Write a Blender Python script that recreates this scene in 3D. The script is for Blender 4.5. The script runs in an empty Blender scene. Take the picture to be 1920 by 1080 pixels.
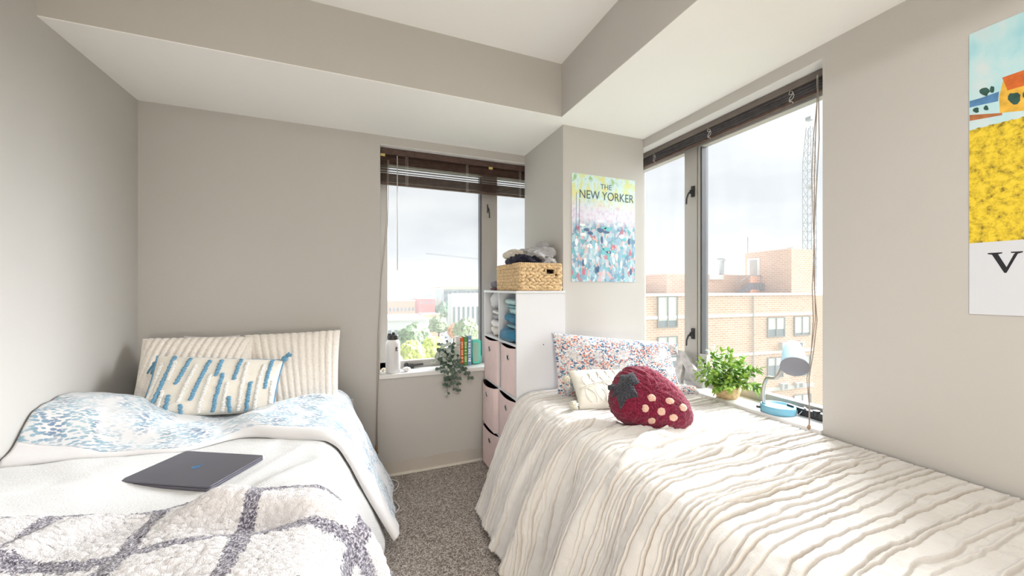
import bpy, bmesh, math, random
import numpy as np
from mathutils import Vector, Matrix, noise as mnoise
C = bpy.context.scene.collection
PI = math.pi
random.seed(7); rng = np.random.RandomState(7)

# ------------------------------------------------------------------ camera
CAMH = 1.34
FPX = 700.0
YAW = math.atan(280 / 700)
sY, cY = math.sin(YAW), math.cos(YAW)
cd = bpy.data.cameras.new('camera'); cam = bpy.data.objects.new('camera', cd); C.objects.link(cam)
cam.location = (0, 0, CAMH); cam.rotation_euler = (PI / 2, 0, -YAW)
cd.sensor_width = 36; cd.lens = 36 * FPX / 1920; cd.clip_start = .02; cd.clip_end = 6000
sc = bpy.context.scene; sc.camera = cam

# ------------------------------------------------------------------ light and exposure
sc.view_settings.view_transform = 'Standard'; sc.view_settings.look = 'None'
sc.view_settings.gamma = 1; sc.view_settings.use_curve_mapping = False
sc.view_settings.exposure = 0.47
sc.cycles.use_denoising = True
sc.cycles.max_bounces = 10; sc.cycles.diffuse_bounces = 7; sc.cycles.transparent_max_bounces = 16
sc.cycles.sample_clamp_indirect = 6
SKY, SUN, FILL_TOP, FILL_LOW = 0.70, 20.0, 25.0, 57.0
w = bpy.data.worlds.new('overcast_sky'); sc.world = w; w.use_nodes = True
nt = w.node_tree; nt.nodes.clear()
wo = nt.nodes.new('ShaderNodeOutputWorld'); bg = nt.nodes.new('ShaderNodeBackground')
tc = nt.nodes.new('ShaderNodeTexCoord'); mp = nt.nodes.new('ShaderNodeMapping'); mp.inputs['Scale'].default_value = (1.6, 1.6, 5)
nz = nt.nodes.new('ShaderNodeTexNoise'); nz.inputs['Scale'].default_value = 1.6; nz.inputs['Detail'].default_value = 5; nz.inputs['Roughness'].default_value = .5
cr = nt.nodes.new('ShaderNodeValToRGB')
cr.color_ramp.elements[0].position = .34; cr.color_ramp.elements[0].color = (.72, .755, .80, 1)
cr.color_ramp.elements[1].position = .64; cr.color_ramp.elements[1].color = (.93, .95, .965, 1)
nt.links.new(tc.outputs['Generated'], mp.inputs[0]); nt.links.new(mp.outputs[0], nz.inputs[0]); nt.links.new(nz.outputs[0], cr.inputs[0])
nt.links.new(cr.outputs[0], bg.inputs[0]); bg.inputs[1].default_value = SKY; nt.links.new(bg.outputs[0], wo.inputs[0])
sd = bpy.data.lights.new('sun_through_overcast', 'SUN'); sd.energy = SUN; sd.angle = math.radians(70); sd.color = (.955, .98, 1)
so = bpy.data.objects.new('sun_through_overcast', sd); C.objects.link(so); so.location = (8, 3, 9)
so.rotation_euler = Vector((-.87, -.19, -.41)).to_track_quat('-Z', 'Y').to_euler()
ld = bpy.data.lights.new('overhead_fill_light', 'AREA'); ld.shape = 'DISK'; ld.size = .36; ld.energy = FILL_TOP; ld.color = (.99, .985, .98)  # unseen fill light added overhead to brighten beds and walls
lo = bpy.data.objects.new('overhead_fill_light', ld); C.objects.link(lo); lo.location = (.35, -.30, 2.63)
fd = bpy.data.lights.new('low_fill_light', 'POINT'); fd.shadow_soft_size = .14; fd.energy = FILL_LOW; fd.color = (1, .89, .72)  # unseen fill light added low behind the camera to brighten the room
fo = bpy.data.objects.new('low_fill_light', fd); C.objects.link(fo); fo.location = (-.05, -1.6, .66)

# ------------------------------------------------------------------ helpers
def at(px, py, fwd):
    """a point of the place seen along a pixel of the 1920 wide photo, at a distance ahead of the camera"""
    r = (px - 960) / FPX * fwd; u = (540 - py) / FPX * fwd
    return np.array([sY * fwd + cY * r, cY * fwd - sY * r, CAMH + u])
def atp(px, py, axis, val):
    d = at(px, py, 1.0) - np.array([0, 0, CAMH])
    o = (0, 0, CAMH)[axis]
    t = (val - o) / d[axis]
    return np.array([0, 0, CAMH]) + d * t
def hashn(ix, iy, seed):
    h = (ix.astype(np.int64) * 374761393 + iy.astype(np.int64) * 668265263 + seed * 1442695041) & 0x7fffffff
    h = ((h ^ (h >> 13)) * 1274126177) & 0x7fffffff
    return ((h ^ (h >> 16)) & 0xffff) / 65535.0 * 2 - 1
def vn(x, y, seed=0):
    x = np.asarray(x, float); y = np.asarray(y, float); x, y = np.broadcast_arrays(x, y)
    ix = np.floor(x); iy = np.floor(y); fx = x - ix; fy = y - iy
    fx = fx * fx * (3 - 2 * fx); fy = fy * fy * (3 - 2 * fy); ix = ix.astype(int); iy = iy.astype(int)
    a = hashn(ix, iy, seed); b = hashn(ix + 1, iy, seed); c = hashn(ix, iy + 1, seed); d = hashn(ix + 1, iy + 1, seed)
    return (a * (1 - fx) + b * fx) * (1 - fy) + (c * (1 - fx) + d * fx) * fy
def fbm(x, y, seed=0, oct=3):
    r = 0; a = 1
    for i in range(oct):
        r = r + a * vn(np.asarray(x) * 2 ** i, np.asarray(y) * 2 ** i, seed + i * 17); a *= .5
    return r
def sstep(a, b, x):
    t = np.clip((np.asarray(x, float) - a) / (b - a), 0, 1); return t * t * (3 - 2 * t)

def wloc(p):
    v = Vector((0, 0, 0))
    while p: v += p.location; p = p.parent
    return v
def tag(o, label=None, cat=None, group=None, kind=None):
    if label: o['label'] = label
    if cat: o['category'] = cat
    if group: o['group'] = group
    if kind: o['kind'] = kind
    return o
def thing(name, label, cat, loc, group=None):
    o = bpy.data.objects.new(name, None); C.objects.link(o); o.location = Vector([float(v) for v in loc]); o.empty_display_size = .05
    return tag(o, label, cat, group)
def link_mesh(name, me, parent, mats, smooth, bevel=0, solid=0, seg=2):
    n = len(me.vertices); co = np.empty(n * 3); me.vertices.foreach_get('co', co); co = co.reshape(-1, 3)
    if parent: off = np.array(wloc(parent))
    else: off = np.array([(co[:, 0].min() + co[:, 0].max()) / 2, (co[:, 1].min() + co[:, 1].max()) / 2, co[:, 2].min()])
    me.vertices.foreach_set('co', (co - off).ravel())
    if smooth: me.polygons.foreach_set('use_smooth', np.ones(len(me.polygons), bool))
    o = bpy.data.objects.new(name, me); C.objects.link(o)
    if parent: o.parent = parent
    else: o.location = Vector(off.tolist())
    for m in (mats if isinstance(mats, (list, tuple)) else [mats]): me.materials.append(m)
    if solid:
        s = o.modifiers.new('solid', 'SOLIDIFY'); s.thickness = solid; s.offset = -1
    if bevel:
        b = o.modifiers.new('bevel', 'BEVEL'); b.width = bevel; b.segments = seg; b.limit_method = 'ANGLE'; b.harden_normals = False
    me.update()
    return o
class MB:
    def __init__(s): s.v = []; s.f = []; s.mi = []
    def add(s, vs, fs, mi=0):
        o = len(s.v); s.v += [tuple(float(c) for c in p) for p in vs]; s.f += [tuple(o + i for i in f) for f in fs]; s.mi += [mi] * len(fs)
        return s
    def box(s, x0, x1, y0, y1, z0, z1, mi=0):
        return s.add([(x, y, z) for z in (z0, z1) for y in (y0, y1) for x in (x0, x1)],
                     [(0, 2, 3, 1), (4, 5, 7, 6), (0, 1, 5, 4), (1, 3, 7, 5), (3, 2, 6, 7), (2, 0, 4, 6)], mi)
    def obox(s, c, ax, ay, az, mi=0):
        c, ax, ay, az = [np.array(q, float) for q in (c, ax, ay, az)]
        return s.add([c + ax * x + ay * y + az * z for z in (-1, 1) for y in (-1, 1) for x in (-1, 1)],
                     [(0, 2, 3, 1), (4, 5, 7, 6), (0, 1, 5, 4), (1, 3, 7, 5), (3, 2, 6, 7), (2, 0, 4, 6)], mi)
    def tube(s, pts, r, n=8, mi=0, cap=True):
        pts = [Vector([float(c) for c in p]) for p in pts]; m = len(pts)
        rs = r if isinstance(r, (list, tuple)) else [r] * m
        vs = []; prev = None
        for i, p in enumerate(pts):
            d = (pts[min(i + 1, m - 1)] - pts[max(i - 1, 0)]).normalized()
            if prev is None:
                a = d.orthogonal().normalized()
            else:
                a = (prev - d * prev.dot(d)); a = a.normalized() if a.length > 1e-6 else d.orthogonal().normalized()
            prev = a; b = d.cross(a)
            for k in range(n):
                t = 2 * PI * k / n; vs.append(p + (a * math.cos(t) + b * math.sin(t)) * rs[i])
        fs = [(i * n + k, i * n + (k + 1) % n, (i + 1) * n + (k + 1) % n, (i + 1) * n + k) for i in range(m - 1) for k in range(n)]
        if cap: fs += [tuple(range(n - 1, -1, -1)), tuple((m - 1) * n + k for k in range(n))]
        return s.add(vs, fs, mi)
    def lathe(s, prof, c=(0, 0, 0), n=32, axis=(0, 0, 1), mi=0):
        """prof: (radius, height) pairs along the axis"""
        z = Vector(axis).normalized(); a = z.orthogonal().normalized() if abs(z.z) < .999 else Vector((1, 0, 0)); b = z.cross(a); c = Vector([float(q) for q in c])
        vs = []
        for r, h in prof:
            for k in range(n):
                t = 2 * PI * k / n; vs.append(c + z * h + (a * math.cos(t) + b * math.sin(t)) * r)
        m = len(prof)
        fs = [(i * n + k, i * n + (k + 1) % n, (i + 1) * n + (k + 1) % n, (i + 1) * n + k) for i in range(m - 1) for k in range(n)]
        if prof[0][0] > 1e-5: fs.append(tuple(range(n - 1, -1, -1)))
        if prof[-1][0] > 1e-5: fs.append(tuple((m - 1) * n + k for k in range(n)))
        return s.add(vs, fs, mi)
    def ell(s, c, ax, ay, az, nu=10, nv=6, mi=0):
        c, ax, ay, az = [np.array(q, float) for q in (c, ax, ay, az)]
        vs = [c - az]
        for j in range(1, nv):
            ph = -PI / 2 + PI * j / nv
            for i in range(nu):
                t = 2 * PI * i / nu; vs.append(c + ax * math.cos(t) * math.cos(ph) + ay * math.sin(t) * math.cos(ph) + az * math.sin(ph))
        vs.append(c + az); L = len(vs) - 1; fs = []
        for i in range(nu): fs.append((0, 1 + (i + 1) % nu, 1 + i))
        for j in range(nv - 2):
            for i in range(nu):
                a = 1 + j * nu; fs.append((a + i, a + (i + 1) % nu, a + nu + (i + 1) % nu, a + nu + i))
        a = 1 + (nv - 2) * nu
        for i in range(nu): fs.append((a + i, a + (i + 1) % nu, L))
        return s.add(vs, fs, mi)
    def prism(s, poly, o, ux, uy, un, depth, mi=0):
        """a flat outline (2D points) extruded along un"""
        o, ux, uy, un = [np.array(q, float) for q in (o, ux, uy, un)]; n = len(poly)
        vs = [o + ux * p[0] + uy * p[1] for p in poly] + [o + ux * p[0] + uy * p[1] + un * depth for p in poly]
        fs = [tuple(range(n - 1, -1, -1)), tuple(range(n, 2 * n))] + [(i, (i + 1) % n, n + (i + 1) % n, n + i) for i in range(n)]
        return s.add(vs, fs, mi)
    def build(s, name, mats, parent=None, smooth=False, bevel=0, seg=2):
        me = bpy.data.meshes.new(name); me.from_pydata(s.v, [], s.f)
        me.polygons.foreach_set('material_index', np.array(s.mi, dtype=np.int32))
        bm = bmesh.new(); bm.from_mesh(me); bmesh.ops.recalc_face_normals(bm, faces=bm.faces); bm.to_mesh(me); bm.free()
        return link_mesh(name, me, parent, mats, smooth, bevel, 0, seg)
def grid(name, P, mats, parent=None, uv=None, solid=0, wrap=False):
    P = np.asarray(P, float); nu, nv = P.shape[:2]
    idx = np.arange(nu * nv).reshape(nu, nv)
    if wrap: idx2 = np.concatenate([idx, idx[:1]], 0)
    else: idx2 = idx
    a = idx2[:-1, :-1]; b = idx2[1:, :-1]; c = idx2[1:, 1:]; d = idx2[:-1, 1:]
    F = np.stack([a, b, c, d], -1).reshape(-1, 4)
    me = bpy.data.meshes.new(name); me.from_pydata(P.reshape(-1, 3), [], F.tolist())
    if uv is not None:
        L = me.uv_layers.new(name='UVMap'); U = np.asarray(uv, float).reshape(-1, 2)
        L.data.foreach_set('uv', U[F.ravel()].ravel())
    return link_mesh(name, me, parent, mats, True, 0, solid)
def smooth_path(pts, n):
    pts = np.array(pts, float); d = np.r_[0, np.cumsum(np.linalg.norm(np.diff(pts, axis=0), axis=1))]
    # catmull-rom resample
    out = []; T = np.linspace(0, d[-1], 600)
    for t in T:
        i = min(max(np.searchsorted(d, t) - 1, 0), len(pts) - 2); f = (t - d[i]) / (d[i + 1] - d[i])
        p0 = pts[max(i - 1, 0)]; p1 = pts[i]; p2 = pts[i + 1]; p3 = pts[min(i + 2, len(pts) - 1)]
        out.append(.5 * (2 * p1 + (p2 - p0) * f + (2 * p0 - 5 * p1 + 4 * p2 - p3) * f * f + (3 * p1 - p0 - 3 * p2 + p3) * f ** 3))
    out = np.array(out); dd = np.r_[0, np.cumsum(np.linalg.norm(np.diff(out, axis=0), axis=1))]
    S = np.linspace(0, dd[-1], n)
    R = np.stack([np.interp(S, dd, out[:, k]) for k in range(out.shape[1])], 1)
    return R, S

# ------------------------------------------------------------------ materials
class N:
    """tiny node builder"""
    def __init__(s, name):
        s.m = bpy.data.materials.new(name); s.m.use_nodes = True; s.t = s.m.node_tree; s.b = s.t.nodes['Principled BSDF']; s.out = s.t.nodes['Material Output']
    def n(s, typ, ins=None, **kw):
        x = s.t.nodes.new('ShaderNode' + typ)
        for k, v in kw.items(): setattr(x, k, v)
        for k, v in (ins or {}).items():
            if hasattr(v, 'links') or hasattr(v, 'is_linked'): s.t.links.new(v, x.inputs[k])
            else: x.inputs[k].default_value = v
        return x
    def l(s, a, b): s.t.links.new(a, b)
    def ramp(s, fac, stops, interp='LINEAR'):
        x = s.n('ValToRGB'); s.l(fac, x.inputs[0]); e = x.color_ramp.elements; x.color_ramp.interpolation = interp
        while len(e) < len(stops): e.new(.5)
        for i, (p, c) in enumerate(stops): e[i].position = p; e[i].color = (*c, 1) if len(c) == 3 else c
        return x.outputs[0]
    def mix(s, f, a, b, mode='MIX'):
        x = s.n('Mix', data_type='RGBA', blend_type=mode)
        for k, v in ((0, f), (6, a), (7, b)):
            if hasattr(v, 'is_linked'): s.l(v, x.inputs[k])
            else: x.inputs[k].default_value = v if k == 0 else ((*v, 1) if len(v) == 3 else v)
        return x.outputs[2]
    def math(s, op, a, b=0., c=0.):
        x = s.n('Math', operation=op)
        for k, v in ((0, a), (1, b), (2, c)):
            if hasattr(v, 'is_linked'): s.l(v, x.inputs[k])
            else: x.inputs[k].default_value = v
        return x.outputs[0]
    def coord(s, kind='Object', scale=(1, 1, 1), rot=(0, 0, 0)):
        t = s.n('TexCoord'); m = s.n('Mapping', {'Scale': scale, 'Rotation': rot}); s.l(t.outputs[kind], m.inputs[0]); return m.outputs[0]
    def noise(s, vec, scale, detail=2, rough=.5):
        return s.n('TexNoise', {'Vector': vec, 'Scale': scale, 'Detail': detail, 'Roughness': rough})
    def bump(s, h, strength=.3, dist=.005):
        x = s.n('Bump', {'Strength': strength, 'Distance': dist}); s.l(h, x.inputs['Height']); s.l(x.outputs[0], s.b.inputs['Normal']); return x
    def col(s, c):
        if hasattr(c, 'is_linked'): s.l(c, s.b.inputs['Base Color'])
        else: s.b.inputs['Base Color'].default_value = (*c, 1)
        return s
    def set(s, **kw):
        for k, v in kw.items(): s.b.inputs[{'rough': 'Roughness', 'metal': 'Metallic', 'spec': 'Specular IOR Level', 'sheen': 'Sheen Weight', 'trans': 'Transmission Weight', 'sss': 'Subsurface Weight', 'alpha': 'Alpha'}[k]].default_value = v
        return s
def srgb(r, g, b):
    f = lambda c: (c / 255 / 12.92) if c <= 10.31 else ((c / 255 + .055) / 1.055) ** 2.4
    return (f(r), f(g), f(b))
def plain(name, c, rough=.6, metal=0, spec=.3, var=.06, scale=8, bump=0, bscale=60, bdist=.002, kind='Object'):
    m = N(name); v = m.coord(kind)
    nz_ = m.noise(v, scale, 3)
    d = tuple(max(0, x * (1 - var)) for x in c); e = tuple(min(1, x * (1 + var)) for x in c)
    m.col(m.ramp(nz_.outputs[0], [(.3, d), (.7, e)])).set(rough=rough, metal=metal, spec=spec)
    if bump: m.bump(m.noise(v, bscale, 3).outputs[0], bump, bdist)
    return m.m
PAINT = (.518, .503, .481)
WHITE = (.90, .895, .885)
M = {}
M['paint'] = plain('greige_wall_paint', PAINT, .75, spec=.2, var=.012, scale=1.5, bump=.25, bscale=160, bdist=.0015)
M['ceil'] = plain('white_ceiling_paint', WHITE, .8, spec=.2, var=.01, scale=1.2, bump=.2, bscale=120, bdist=.0015)
M['reveal'] = plain('white_reveal_paint', (.82, .81, .80), .7, spec=.2, var=.01, scale=2)
M['sill'] = plain('white_laminate_sill', (.74, .74, .735), .35, spec=.4, var=.02, scale=3)
M['base'] = plain('vinyl_base', (.50, .465, .42), .5, spec=.3, var=.03, scale=6)
M['caulk'] = plain('caulk', (.72, .69, .62), .6, var=.05, scale=20)
M['frame'] = plain('aluminium_window_frame', (.43, .415, .395), .45, metal=.1, var=.04, scale=3)
M['sash'] = plain('dark_sash', (.12, .12, .13), .4, metal=.3)
M['black'] = plain('black_metal', (.02, .02, .022), .4, spec=.5)
M['blind'] = plain('dark_wood_slat', (.085, .052, .042), .45, var=.25, scale=30)
M['cord'] = plain('blind_cord', (.30, .25, .21), .7)
M['clear'] = plain('clear_wand', (.62, .60, .58), .25, spec=.5)
M['bead'] = plain('wood_bead', (.33, .22, .13), .5)
M['tag'] = plain('yellow_clip', (.62, .50, .18), .5)
def carpet():
    m = N('speckled_carpet'); v = m.coord()
    vo = m.n('TexVoronoi', {'Vector': v, 'Scale': 190.}); 
    sep = m.n('SeparateColor'); m.l(vo.outputs['Color'], sep.inputs[0])
    c = m.ramp(sep.outputs[0], [(0, (.06, .046, .04)), (.25, (.17, .14, .12)), (.5, (.31, .265, .235)), (.75, (.50, .45, .41)), (1, (.72, .68, .63))])
    big = m.noise(v, 5, 3)
    c = m.mix(.25, c, m.ramp(big.outputs[0], [(.35, (.24, .20, .175)), (.65, (.36, .315, .285))]))
    m.col(c).set(rough=.95, spec=.05, sheen=.2); m.bump(sep.outputs[1], .8, .006); return m.m
M['carpet'] = carpet()
def glass():
    m = N('veiled_window_glass'); t = m.t
    tr = m.n('BsdfTransparent', {'Color': (.97, .975, .975, 1)}); tl = m.n('BsdfTranslucent', {'Color': (.95, .95, .94, 1)}); gl = m.n('BsdfGlossy', {'Roughness': .02, 'Color': (1, 1, 1, 1)})
    v = m.coord('Object', (3, 3, .8)); n_ = m.noise(v, 2.5, 4)
    f = m.math('MULTIPLY_ADD', n_.outputs[0], .016, .011)  # translucent share added as a pale haze veil over the view outside
    a = m.n('MixShader'); m.l(f, a.inputs[0]); m.l(tr.outputs[0], a.inputs[1]); m.l(tl.outputs[0], a.inputs[2])
    b = m.n('MixShader', {0: .006}); m.l(a.outputs[0], b.inputs[1]); m.l(gl.outputs[0], b.inputs[2]); m.l(a.outputs[0], m.out.inputs[0])
    return m.m
M['glass'] = glass()

# ------------------------------------------------------------------ room shell
XL, XR, YB, YF = -1.204, 1.898, 2.80, -2.2
ZS, ZC = CAMH + 1.0825, CAMH + 1.421        # soffit, ceiling
ZO = CAMH + 1.023                            # top of the window openings
SA, SB = CAMH - .615, CAMH - .632            # sill heights
BX, BY = 1.172, 2.083                        # faces of the two dropped beams
PX, PY = 1.232, 2.17                         # corner pier
WAX0, WAX1 = .115, 1.44                      # window in the back wall
WBY0, WBY1 = 1.028, 2.44                     # window in the right wall
TH = .26
def struct(o): o['kind'] = 'structure'; return o
struct(MB().box(XL - .1, XR + TH, YF - .1, YB + TH, -.1, 0).build('floor', M['carpet']))
struct(MB().box(XL - .1, XR + TH, YF - .1, YB + TH, ZC, ZC + .15).build('ceiling', M['ceil']))
struct(MB().box(XL - .12, XL, YF, YB + TH, 0, ZC).build('wall_left', M['paint']))
struct(MB().box(XL - .12, XR + TH, YF - .12, YF, 0, ZC).build('wall_front', M['paint']))
b = MB()
b.box(XL, WAX0, YB, YB + TH, 0, ZC); b.box(WAX1, XR + TH, YB, YB + TH, 0, ZC)
b.box(WAX0, WAX1, YB, YB + TH, 0, SA - .03); b.box(WAX0, WAX1, YB, YB + TH, ZO, ZC)
struct(b.build('wall_back', M['paint']))
b = MB()
b.box(XR, XR + TH, YF, WBY0, 0, ZC); b.box(XR, XR + TH, WBY1, YB, 0, ZC)
b.box(XR, XR + TH, WBY0, WBY1, 0, SB - .03); b.box(XR, XR + TH, WBY0, WBY1, ZO, ZC)
struct(b.build('wall_right', M['paint']))
struct(MB().box(PX, XR, PY, YB, 0, ZS).build('wall_corner', M['paint']))
# dropped beams: greige faces, white undersides
b = MB()
b.box(XL, XR, BY, YB, ZS + .004, ZC); b.box(BX, XR, YF, BY, ZS + .004, ZC)
struct(b.build('ceiling_beam', M['paint']))
b = MB()
b.box(XL, XR, BY, YB, ZS, ZS + .004); b.box(BX, XR, YF, BY, ZS, ZS + .004)
struct(b.build('ceiling_soffit', M['ceil']))
# white lining of the window heads
struct(MB().box(WAX0, WAX1, YB + .003, YB + .17, ZO - .003, ZO).build('trim_1', M['reveal']))
struct(MB().box(XR + .003, XR + .17, WBY0, WBY1, ZO - .003, ZO).build('trim_2', M['reveal']))
struct(MB().box(WAX0 - .006, 1.235, YB - .015, YB + .19, SA - .03, SA).build('trim_3', M['sill'], bevel=.003))
struct(MB().box(XR - .015, XR + .19, WBY0 + .001, WBY1, SB - .03, SB).build('trim_4', M['sill'], bevel=.003))
b = MB(); b.box(XL, .93, YB - .008, YB, .012, .098); b.box(XL, .93, YB - .022, YB - .006, 0, .014, 1)
struct(b.build('baseboard_back', [M['base'], M['caulk']], bevel=.002))
struct(MB().box(XL, XL + .008, YF, YB - .02, 0, .098).build('baseboard_left', M['base'], bevel=.002))
struct(MB().box(XR - .008, XR, YF, PY - .05, 0, .098).build('baseboard_right', M['base'], bevel=.002))
# unseen fill lamp added on the ceiling behind the camera
cl = thing('added_ceiling_lamp', 'round flush white fill lamp added unseen above the foot of the beds', 'ceiling lamp', (.35, -.30, 2.70))
MB().lathe([(.21, 2.70), (.21, ZC)], (.35, -.30, 0), 40).build('fill_lamp_base', M['sill'], cl, True)
MB().lathe([(.19, 2.64), (.20, 2.70), (.17, 2.70)], (.35, -.30, 0), 40).build('fill_lamp_rim', M['sill'], cl, True)

fl = thing('added_floor_lamp', 'low white stand of an added unseen fill light by the front wall', 'floor lamp', (-.05, -1.6, 0))  # made-up stand, out of view, to carry the low fill light
MB().lathe([(.14, 0), (.14, .015), (.02, .03), (.012, .05), (.012, .48), (.03, .49), (.03, .50)], (-.05, -1.6, 0), 32).build('stand', M['sill'], fl, True)

# ---- windows
def latch(win, p, inw, lat):
    """black cam handle: plate + lever; inw = into the room, lat = along the wall"""
    p, inw, lat = np.array(p, float), np.array(inw, float), np.array(lat, float); up = np.array([0, 0, 1.])
    h = MB(); h.obox(p + inw * .006, lat * .012, up * .036, inw * .008)
    h.obox(p + inw * .018 - up * .004, lat * .008, up * .014, inw * .012)
    hp = h.build('latch', M['black'], win, bevel=.002)
    l = MB(); l.tube([p + inw * .028, p + inw * .034 - lat * .014 - up * .014, p + inw * .036 - lat * .028 - up * .045, p + inw * .036 - lat * .030 - up * .082], [.006, .006, .005, .005], 8)
    l.build('latch_lever', M['black'], hp, True)
GA = YB + .20; FA = YB + .17
b = MB()
b.box(WAX0, WAX0 + .06, FA, FA + .05, SA, ZO - .003); b.box(WAX1 - .05, WAX1, FA, FA + .05, SA, ZO - .003)
b.box(WAX0, WAX1, FA, FA + .05, ZO - .10, ZO - .003); b.box(WAX0, WAX1, FA, FA + .05, SA, SA + .055)
w1 = struct(b.build('window_1', M['frame'], bevel=.003))
MB().box(.925, 1.0525, FA - .004, FA + .05, SA, ZO - .003).build('mullion', M['frame'], w1, bevel=.003)
b = MB(); b.box(.906, .928, FA + .006, FA + .06, SA + .05, ZO - .09); b.build('sash_edge', M['sash'], w1)
MB().box(.918, .926, FA - .006, FA + .03, SA + .05, ZO - .09).build('sash_bead', M['frame'], w1)
MB().box(WAX0 + .05, .91, GA, GA + .006, SA + .05, ZO - .09).build('pane', M['glass'], w1)
MB().box(1.05, WAX1 - .04, GA, GA + .006, SA + .05, ZO - .09).build('pane', M['glass'], w1)
latch(w1, (.965, FA - .004, CAMH + .66), (0, -1, 0), (-.25, 0, 0))
b = MB(); c0 = np.array([.33, FA - .02, SA + .016]); b.obox(c0, (.035, 0, 0), (0, .018, 0), (0, 0, .016)); b.obox(c0 + (.05, -.012, .008), (.055, 0, .003), (0, .009, 0), (0, 0, .007)); b.lathe([(.014, 0), (.014, .03)], c0 + (-.02, -.01, .0), 12)
b.build('crank', M['black'], w1, bevel=.002)

GB = XR + .20; FB = XR + .165
b = MB()
b.box(FB, FB + .05, WBY0, WBY0 + .055, SB, ZO - .003); b.box(FB, FB + .05, WBY1 - .05, WBY1, SB, ZO - .003)
b.box(FB, FB + .05, WBY0, WBY1, ZO - .093, ZO - .003); b.box(FB, FB + .05, WBY0, WBY1, SB, SB + .05)
w2 = struct(b.build('window_2', M['frame'], bevel=.003))
MB().box(FB - .006, FB + .05, 1.842, 1.946, SB, ZO - .003).build('mullion', M['frame'], w2, bevel=.003)
MB().box(FB + .005, FB + .06, 1.812, 1.842, SB + .045, ZO - .09).build('sash_edge', M['sash'], w2)
MB().box(FB - .006, FB + .03, 1.824, 1.834, SB + .045, ZO - .09).build('sash_bead', M['frame'], w2)
MB().box(GB, GB + .006, WBY0 + .05, 1.815, SB + .045, ZO - .085).build('pane', M['glass'], w2)
MB().box(GB, GB + .006, 1.94, WBY1 - .045, SB + .045, ZO - .085).build('pane', M['glass'], w2)
latch(w2, (FB - .006, 1.868, CAMH + .645), (-1, 0, 0), (0, -.9, 0))
latch(w2, (FB - .006, 1.868, CAMH - .305), (-1, 0, 0), (0, -.9, 0))
b = MB(); c0 = np.array([FB - .03, 1.12, SB + .018]); b.obox(c0, (.02, 0, 0), (0, .08, 0), (0, 0, .017)); b.obox(c0 + (-.012, .07, .012), (.009, 0, 0), (0, .06, .004), (0, 0, .007)); b.lathe([(.015, 0), (.015, .026)], c0 + (-.012, .0, .0), 12)
b.build('crank', M['black'], w2, bevel=.002)

# ------------------------------------------------------------------ blinds
bl = thing('window_blind', 'dark brown wooden slat blind half raised, over the window beside the shelf unit', 'blind', ((WAX0 + WAX1) / 2, YB + .08, CAMH + .767), 'dark wooden blinds')
x0, x1, yc = WAX0 + .006, WAX1 - .01, YB + .08
MB().box(x0, x1, yc - .028, yc + .022, CAMH + .972, CAMH + 1.016).build('headrail', M['blind'], bl, bevel=.003)
def slat(z, tilt, dz=0):
    s = MB(); c_, s_ = math.cos(tilt) * .0135, math.sin(tilt) * .0135
    s.obox(((x0 + x1) / 2, yc, CAMH + z), ((x1 - x0) / 2, 0, 0), (0, c_, s_), (0, -s_ * .1, .0013)); s.build('slat', M['blind'], bl)
z = .962
for i in range(5): slat(z, .95); z -= .0105
z = .905
for i in range(4): slat(z, .05 * (i % 2)); z -= .0180
z = .836
for i in range(10): slat(z, 0.02); z -= .0063
MB().box(x0, x1, yc - .014, yc + .014, CAMH + .757, CAMH + .772).build('bottom_rail', M['blind'], bl, bevel=.003)
for px in (763, 876, 975):
    X = atp(px, 300, 1, yc - .016)[0]
    MB().tube([(X - .006, yc - .0165, CAMH + .975), (X - .006, yc - .0165, CAMH + .757)], .0012, 6).tube([(X + .006, yc - .0165, CAMH + .975), (X + .006, yc - .0165, CAMH + .757)], .0012, 6).build('ladder_cord', M['clear'], bl)
for X in (.135, .955): MB().obox((X, yc - .03, CAMH + .962), (.016, 0, 0), (0, .006, 0), (0, 0, .009)).build('mounting_clip', M['tag'], bl, bevel=.001)
p = atp(745, 290, 1, yc - .035)
MB().tube([(p[0], yc - .032, CAMH + .965), (p[0], yc - .036, CAMH + .13)], .0035, 8).build('tilt_wand', M['clear'], bl, True)
# lift cord: out of the recess, over the sill edge and down the wall
q = [atp(727, 300, 1, yc - .032), atp(724, 420, 1, YB + .02), atp(714, 520, 1, YB - .002), atp(708, 640, 1, YB - .022), atp(707, 700, 1, YB - .024), atp(706, 780, 1, YB - .022), atp(705, 838, 1, YB - .02)]
k = MB(); k.tube(q, .002, 6)
q2 = [v + np.array([.007 + .003 * math.sin(i * 2.1), -.002, 0]) for i, v in enumerate(q)]; q2[-1] = atp(707.5, 846, 1, YB - .02)
k.tube(q2, .002, 6); k.build('lift_cord', M['cord'], bl, True)
for pp in (q[-1], q2[-1]): MB().lathe([(.003, .012), (.007, .006), (.0085, -.012), (.006, -.018)], pp, 12).build('tassel', M['bead'], bl, True)

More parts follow.
